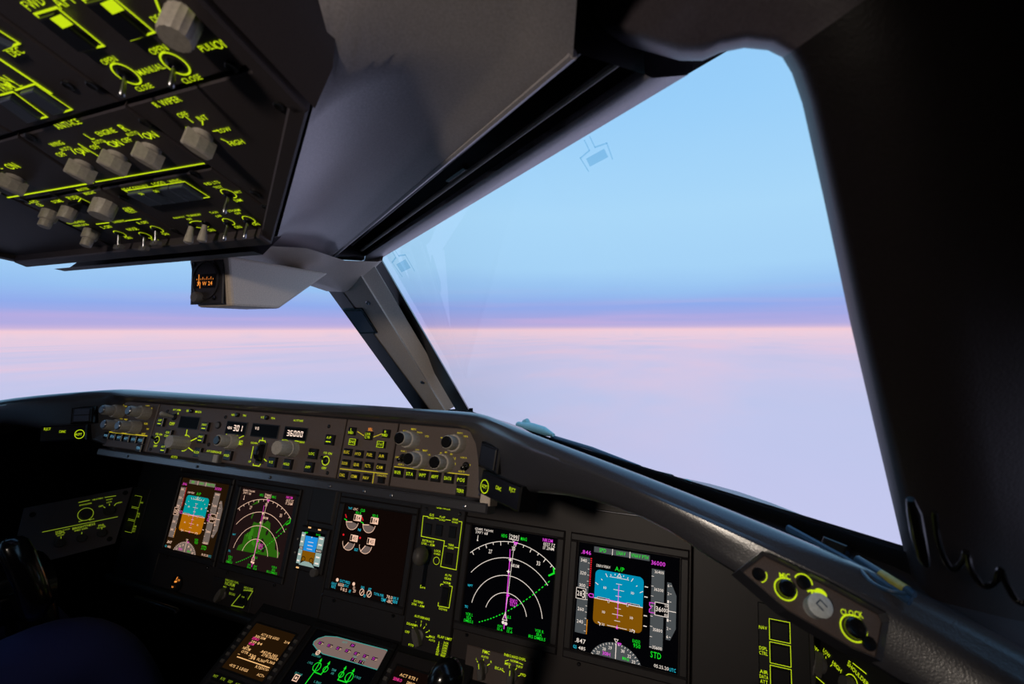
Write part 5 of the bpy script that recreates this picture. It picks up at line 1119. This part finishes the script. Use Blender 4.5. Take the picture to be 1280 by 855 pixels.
for sg in (-1, 1):
    xc = sg*.177
    t = thing('cockpit_keypad_display', LOW.W(xc, -.24, 0), 'keypad unit with amber text screen ' + ('on the captain side of the lower display' if sg < 0 else 'on the first officer side of the lower display'), 'keypad display')
    MB().box(LOW, xc-.070, xc+.070, -.28, .004, -.004, .004, 'panel_dark', .002).build('unit_face', t)
    MB().box(LOW, xc-.058, xc+.058, -.116, -.018, .004, .006, 'panel_black', .001).build('screen_frame', t)
    m = MB(); f = LOW.shift(xc, 0, .0064); m.rect(f, -.054, .054, -.113, -.022, 0, 'w_black' if sg < 0 else 'e_black')
    dx = -.177
    def CT(s_, x, y, w_, col='cdu_amber', hh=.0045):
        a, b = LOW.at(C9(x, y), .0064); m.text(f, s_, a-dx, b, w_, .0003, col, hh)
    if sg < 0:
        for s_, x, y, w_ in (('ACT', 818, 215, .012), ('RTE 1', 890, 240, .019), ('LEGS', 962, 257, .015), ('2/4', 1085, 303, .013), ('301', 748, 236, .012), ('26NM', 812, 255, .013), ('299', 705, 298, .014), ('84', 775, 318, .012), ('NIKOM', 625, 375, .020), ('THK', 640, 350, .008), ('OTR', 605, 415, .018), ('-', 540, 432, .006), ('.847/FL360', 880, 432, .044), ('278/36000', 890, 470, .042), ('330', 690, 455, .018), ('.84', 690, 482, .014), ('FL360', 790, 508, .020), ('FL360', 895, 528, .022), ('<RTE', 462, 568, .015), ('2 LEGS', 575, 606, .030), ('RTE', 760, 588, .014), ('DATA>', 835, 608, .018), ('ACT>', 785, 680, .018)): CT(s_, x, y, w_)
        CT('SENKO', 728, 262, .018, 's_mag2'); CT('NIKOM', 680, 318, .014, 's_mag2')
        a, b = LOW.at(C9(515, 465), .0064); a2, b2 = LOW.at(C9(890, 590), .0064); m.rect(f, a-dx, a2-dx, b-.0008, b+.0008, .0003, 'cdu_amber')
    else:
        m.text(f, 'ACT RTE 1', -.022, -.034, .036, .0003, 'cdu_amber', .0048); m.text(f, 'SENKO', -.040, -.043, .018, .0003, 's_mag2', .0048); m.text(f, 'DIRECT', -.012, -.043, .016, .0003, 'cdu_amber', .0045)
        for i in range(3): m.text(f, ('NIKOM', 'OTR4', 'ADNAP')[i], -.036, -.056-.012*i, .022, .0003, 'cdu_amber', .0048); m.text(f, 'FL360', .036, -.056-.012*i, .022, .0003, 'cdu_amber', .0048)
    m.build('symbology', t)
    for i in range(6):
        for sx in (-1, 1): MB().box(LOW, xc+sx*.064-.004, xc+sx*.064+.004, -.103+i*.014-.003, -.103+i*.014+.003, .004, .008, 'knob_dark', .0006).build('line_key', t)
    ks = 'INITREFRTELEGSDEPALTNVNAV'
    for r in range(4):
        for c_ in range(6):
            x, y = xc-.050+c_*.020, -.130-r*.018
            button(t, LOW, x, y, .016, .013, 'button_black', .004, ('INIT', 'RTE', 'DEP', 'ALTN', 'VNAV', 'FIX', 'A', 'B', 'C', 'D', 'E', 'F', 'G', 'H', 'I', 'J', 'K', 'L', '1', '2', '3', '4', '5', '6')[r*6+c_], 'legend_dim', .0042, .004)
emit('s_mag2', (255, 60, 150))

# ================================================================== control yokes
for sg in (-1, 1):
    X0 = sg*.535; M_ = (lambda p: V(p)) if sg < 0 else mir     # shaped on the captain side and mirrored
    t = thing('control_yoke', (X0, .45, .2), 'glossy black control yoke ' + ('in front of the captain seat' if sg < 0 else 'in front of the first officer seat'), 'control yoke')
    for hs in (1, -1):
        bx = -.535+hs*.135
        P = [V((-.535+hs*.05, .47, .775)), V((bx-hs*.02, .46, .775)), V((bx+hs*.004, .452, .80)), V((bx+hs*.006, .442, .84)), V((bx, .434, .875)), V((bx-hs*.006, .428, .898)), V((bx-hs*.01, .426, .907)), V((bx-hs*.012, .426, .911))]
        MB().tube([M_(p) for p in P], [(.018, .018), (.02, .02), (.021, .019), (.021, .018), (.022, .018), (.021, .017), (.016, .013), (.006, .005)], 'gloss_black', 16).build('grip', t, True, 80)
        MB().tube([M_(V((bx-hs*.006, .412, .885))), M_(V((bx-hs*.006, .400, .890)))], [.007, .005], 'knob_dark', 10).build('trim_switch', t, True)
    MB().tube([M_(V((-.535, .44, .775))), M_(V((-.535, .52, .775)))], .055, 'gloss_black', 20).build('hub', t, True, 50)
    MB().tube([M_(V((-.535, .50, .775))), M_(V((-.535, .52, .5))), M_(V((-.535, .54, .0)))], [.035, .042, .05], 'gloss_black', 16).build('column', t, True, 50)

# ================================================================== outside: wiper below the right pane
def ow(p, d=-.02): return onwin(p, d)
t = thing('windscreen_wiper', ow((660, 545), -.03), 'pale teal painted wiper arm lying along the base of the right windshield', 'wiper')
MB().tube([ow((648, 531), -.03), ow((664, 535), -.03), ow((680, 539), -.03), ow((692, 544), -.03)], [.007, .011, .009, .0035], 'wiper_paint', 12).build('arm', t, True)
MB().tube([ow((656, 534), -.035), ow((658, 528.5), -.04), ow((659, 525), -.042)], [.011, .010, .004], 'wiper_paint', 12).build('pivot_cap', t, True)
MB().tube([ow((655, 541), -.02), ow((760, 574), -.02), ow((862, 606), -.02)], .004, 'black_seal', 8).build('blade', t, True)
MB().tube([ow((690, 546), -.03), ow((740, 561), -.028), ow((800, 584), -.025)], [.004, .0035, .003], 'cable', 8).build('arm_rod', t, True)
MB().tube([ow((821, 591), -.03), ow((840, 597), -.03)], [.003, .0045], 'black_seal', 8).build('blade_clip', t, True)
MB().tube([ow((858, 604), -.03), ow((872, 608), -.03)], [.006, .003], 'wiper_paint', 8).build('blade_tip', t, True)

# ================================================================== things lying at the right end of the glareshield
def deck(p, z): return atz(p, z)
a, b = deck((1072, 700), 1.071), deck((1143, 744), 1.070)
t = thing('pen', (a+b)/2-V((0, 0, .004)), 'blue pen with a yellow band lying at the windshield corner', 'pen')
MB().tube([a, lerp(a, b, .45)], .0036, 'cable', 10).build('barrel', t, True); MB().tube([lerp(a, b, .45), lerp(a, b, .88)], .0037, 'pen_yellow', 10).build('band', t, True); MB().tube([lerp(a, b, .88), b], [.0036, .0022], 'cable', 10).build('tip', t, True)
a, b = deck((985, 660), 1.08), deck((1138, 752), 1.066)
tag(MB().tube([a, lerp(a, b, .5)+V((0, 0, .002)), b], .003, 'cable', 8).build('trim_rod', None, True), 'thin blue-grey rod lying along the glareshield edge by the pen', 'rod')
P = [deck(p, 1.074) for p in ((1050, 690), (1058, 698), (1066, 708), (1075, 712), (1090, 728), (1110, 738), (1132, 742))]
tag(MB().tube(smooth_path(P), .0013, 'cable', 6).build('cable', None, True), 'thin loose cable trailing from a small black box at the windshield corner', 'cable')
c = deck((1045, 684), 1.078); BF = Frame(c, (.75, -.6, -.05), (.3, .35, .8))
tag(MB().box(BF, -.009, .009, -.004, .004, -.005, .005, 'cap_black', .001).build('sensor_box'), 'small black box at the foot of the right windshield', 'box')

# unseen dark sheet added over the right side window to block its light
q = [V((.962, .17, .99)), V((.802, .17, 1.39)), V((.802, -.51, 1.39)), V((.962, -.51, .99))]; nx = V((-.012, 0, -.004))
shd = thing('light_blocker', (.9, -.17, .99), 'dark shade added over the unseen right side window to block its light', 'shade')
MB().add(q+[p+nx for p in q], [(0, 1, 2, 3), (7, 6, 5, 4), (0, 4, 5, 1), (1, 5, 6, 2), (2, 6, 7, 3), (3, 7, 4, 0)], 'panel_black').build('blocker_panel', shd)
MB().tube([q[0]+nx*1.5, q[3]+nx*1.5], .008, 'dark_metal', 10).build('blocker_bar', shd, True)
# coiled cord and handle on the dark right pillar
n_in = -FW*.0
def pil(p, d=.085): return onwin(p, d)
P = [(1168, 640), (1172, 670), (1180, 698), (1192, 712), (1204, 700), (1208, 690), (1214, 712), (1228, 732), (1244, 728), (1250, 712), (1258, 730), (1272, 752), (1290, 752), (1300, 735)]
tag(MB().tube(smooth_path([pil(p) for p in P]), .0015, 'gloss_black', 8).build('hanging_cord', None, True), 'black cord hanging in loops on the dark right pillar', 'cord')
P = [(1138, 624), (1143, 640), (1148, 668), (1153, 694), (1158, 706)]
tag(MB().tube([pil(p, .08) for p in P], [.002, .0035, .0038, .0035, .002], 'gloss_black', 10).build('grab_handle', None, True), 'slim glossy black handle on the right pillar beside the cord', 'handle')

# ================================================================== dome lamp on the aft ceiling
t = thing('dome_lamp', (.47, -.62, 1.50), 'round warm dome lamp on the aft cockpit ceiling', 'lamp')
DF = Frame((.47, -.62, 1.545), (1, 0, 0), (0, -1, 0))
MB().lathe(DF, 0, 0, [(.07, 0), (.07, .012), (.058, .016), (.056, .008)], 'knob_grey', 28).build('lamp_ring', t, True, 40)
MB().lathe(DF, 0, 0, [(.055, .008), (.045, .018), (.02, .024)], 'dome_glow', 24).build('lamp_lens', t, True, 60)
ld = bpy.data.lights.new('dome_lamp_light', 'SPOT'); ld.energy = 24; ld.color = (1.0, .86, .72); ld.shadow_soft_size = .05; ld.spot_size = math.radians(68); ld.spot_blend = 1
lo = bpy.data.objects.new('dome_lamp_light', ld); COL.objects.link(lo); lo.parent = t; lo.location = (0, 0, -.01)
lo.rotation_euler = (V((.26, .62, .94))-V((.47, -.62, 1.49))).to_track_quat('-Z', 'Y').to_euler()

# ================================================================== captain in the left seat (mostly outside the frame)
st_ = thing('pilot_seat', (-.53, -.1, 0), 'dark padded captain seat on a floor pedestal behind the left yoke', 'seat')
SF = Frame((-.53, -.05, 0), (1, 0, 0), (0, 1, 0))
MB().box(SF, -.24, .24, -.24, .26, .40, .475, 'wall_dark', .03).build('seat_cushion', st_, bevel=.01)
MB().prism(Frame((-.53, -.30, 0), (1, 0, 0), (0, 0, 1)), [(-.22, .44), (.22, .44), (.24, .8), (.2, 1.12), (-.2, 1.12), (-.24, .8)], -.0, .10, 'wall_dark', .02).build('backrest', st_, bevel=.01)
MB().box(Frame((-.53, -.30, 0), (1, 0, 0), (0, 0, 1)), -.13, .13, 1.15, 1.34, .01, .09, 'wall_dark', .02).build('headrest', st_)
for sx in (-1, 1): MB().tube([V((-.53+sx*.28, -.30, .66)), V((-.53+sx*.28, -.02, .67)), V((-.53+sx*.28, .06, .66))], [.02, .03, .024], 'wall_dark', 12).build('armrest', st_, True, 60)
MB().lathe(SF, 0, 0, [(.2, 0), (.2, .03), (.07, .06), (.06, .40)], 'dark_metal', 20).build('pedestal', st_, True, 40)
def skin_mesh(name, pts, edges, radii, m, parent=None, root=0, sub=2):
    base = parent.location.copy() if parent is not None else V(pts[root])
    me = bpy.data.meshes.new(name); me.from_pydata([tuple(V(p)-base) for p in pts], edges, []); pass
    me.materials.append(MATS[m]); o = bpy.data.objects.new(name, me); COL.objects.link(o)
    if parent is not None: o.parent = parent
    else: o.location = base
    k = o.modifiers.new('skin', 'SKIN'); k.use_smooth_shade = True
    for i, r in enumerate(radii): me.skin_vertices[0].data[i].radius = (r, r) if not isinstance(r, tuple) else r; me.skin_vertices[0].data[i].use_root = (i == root)
    d = o.modifiers.new('sub', 'SUBSURF'); d.levels = d.render_levels = sub
    return o
PX = -.53
body = [(PX, -.08, .56), (PX, -.13, .74), (PX, -.15, .90), (PX, -.14, 1.02), (PX, -.12, 1.09), (PX, -.10, 1.15), (PX, -.08, 1.24), (PX, -.085, 1.31)]
be = [(i, i+1) for i in range(7)]; br = [.15, .13, .145, .13, .05, .062, .088, .055]
def chain(P, rad, root_i):
    global body, be, br
    prev = root_i
    for p, r in zip(P, rad): body.append(p); br.append(r); be.append((prev, len(body)-1)); prev = len(body)-1
legs = {}
for sx in (1, -1):
    hipx, kx = PX+sx*.095, PX+sx*.125
    L = [(hipx, -.02, .56), (PX+sx*.11, .24, .63), (kx, .49, .685), (kx, .55, .63), (kx, .63, .40), (kx, .69, .14), (kx, .72, .06), (kx, .84, .04)]
    legs[sx] = L; chain(L, [.09, .078, .062, .056, .052, .036, .034, .028], 0)
    A = [(PX+sx*.17, -.14, 1.02), (PX+sx*.24, -.06, .84), (PX+sx*.22, .06, .74), (PX+sx*.15, .20, .725), (PX+sx*.12, .255, .715)]
    chain(A, [.055, .045, .038, .027, .030], 3)
    hand = len(body)-1
    for k, (dx, ln_) in enumerate(((-.03, .06), (-.011, .075), (.009, .08), (.028, .07))):
        b0 = V(A[-1]); chain([tuple(b0+V((dx, .035, .002))), tuple(b0+V((dx*1.2, .035+ln_*.5, -.004))), tuple(b0+V((dx*1.2, .035+ln_*.9, -.022)))], [.011, .009, .007], hand)
    b0 = V(A[-1]); chain([tuple(b0+V((-sx*.035, .0, -.002))), tuple(b0+V((-sx*.052, .03, -.008)))], [.011, .008], hand)
pb = skin_mesh('person', body, be, br, 'skin')
tag(pb, 'person in navy trousers seated behind the left yoke, only a knee showing', 'person')
TP = [(PX, -.08, .56), (PX, -.12, .68)]; TE = [(0, 1)]; TR = [.165, .15]
for sx in (1, -1):
    prev = 0
    for p, r in zip(legs[sx][:6], [.105, .093, .078, .072, .066, .06]): TP.append(p); TR.append(r); TE.append((prev, len(TP)-1)); prev = len(TP)-1
skin_mesh('trousers', TP, TE, TR, 'navy_cloth', pb)
HP = [(PX, -.13, .72), (PX, -.15, .90), (PX, -.14, 1.02), (PX, -.125, 1.07)]; HE = [(0, 1), (1, 2), (2, 3)]; HR_ = [.142, .157, .14, .062]
for sx in (1, -1):
    prev = 2
    for p, r in (((PX+sx*.17, -.14, 1.02), .066), ((PX+sx*.24, -.06, .84), .056), ((PX+sx*.23, .0, .79), .054)): HP.append(p); HR_.append(r); HE.append((prev, len(HP)-1)); prev = len(HP)-1
skin_mesh('shirt', HP, HE, HR_, 'shirt', pb)
skin_mesh('hair', [(PX, -.10, 1.315), (PX, -.125, 1.27), (PX, -.13, 1.22)], [(0, 1), (1, 2)], [(.07, .08), (.085, .07), (.06, .05)], 'hair', pb)
for sx in (1, -1):
    skin_mesh('shoe', [(PX+sx*.125, .70, .05), (PX+sx*.125, .78, .045), (PX+sx*.125, .88, .035)], [(0, 1), (1, 2)], [.05, .046, .036], 'shoe', pb)
    skin_mesh('ear', [(PX+sx*.085, -.085, 1.235), (PX+sx*.09, -.095, 1.255)], [(0, 1)], [.014, .014], 'skin', pb)
    HF = Frame((PX+sx*.032, -.004, 1.252), (1, 0, 0), (0, 0, 1)); MB().lathe(Frame((PX+sx*.032, -.012, 1.252), (-1, 0, 0), (0, 0, 1)), 0, 0, [(.012, 0), (.011, .005), (.004, .009)], 'white_button', 14).build('eye', pb, True)
skin_mesh('nose', [(PX, -.005, 1.25), (PX, .012, 1.222)], [(0, 1)], [.009, .014], 'skin', pb)
skin_mesh('mouth', [(PX-.02, -.004, 1.192), (PX, .002, 1.19), (PX+.02, -.004, 1.192)], [(0, 1), (1, 2)], [.006, .008, .006], 'skin', pb)
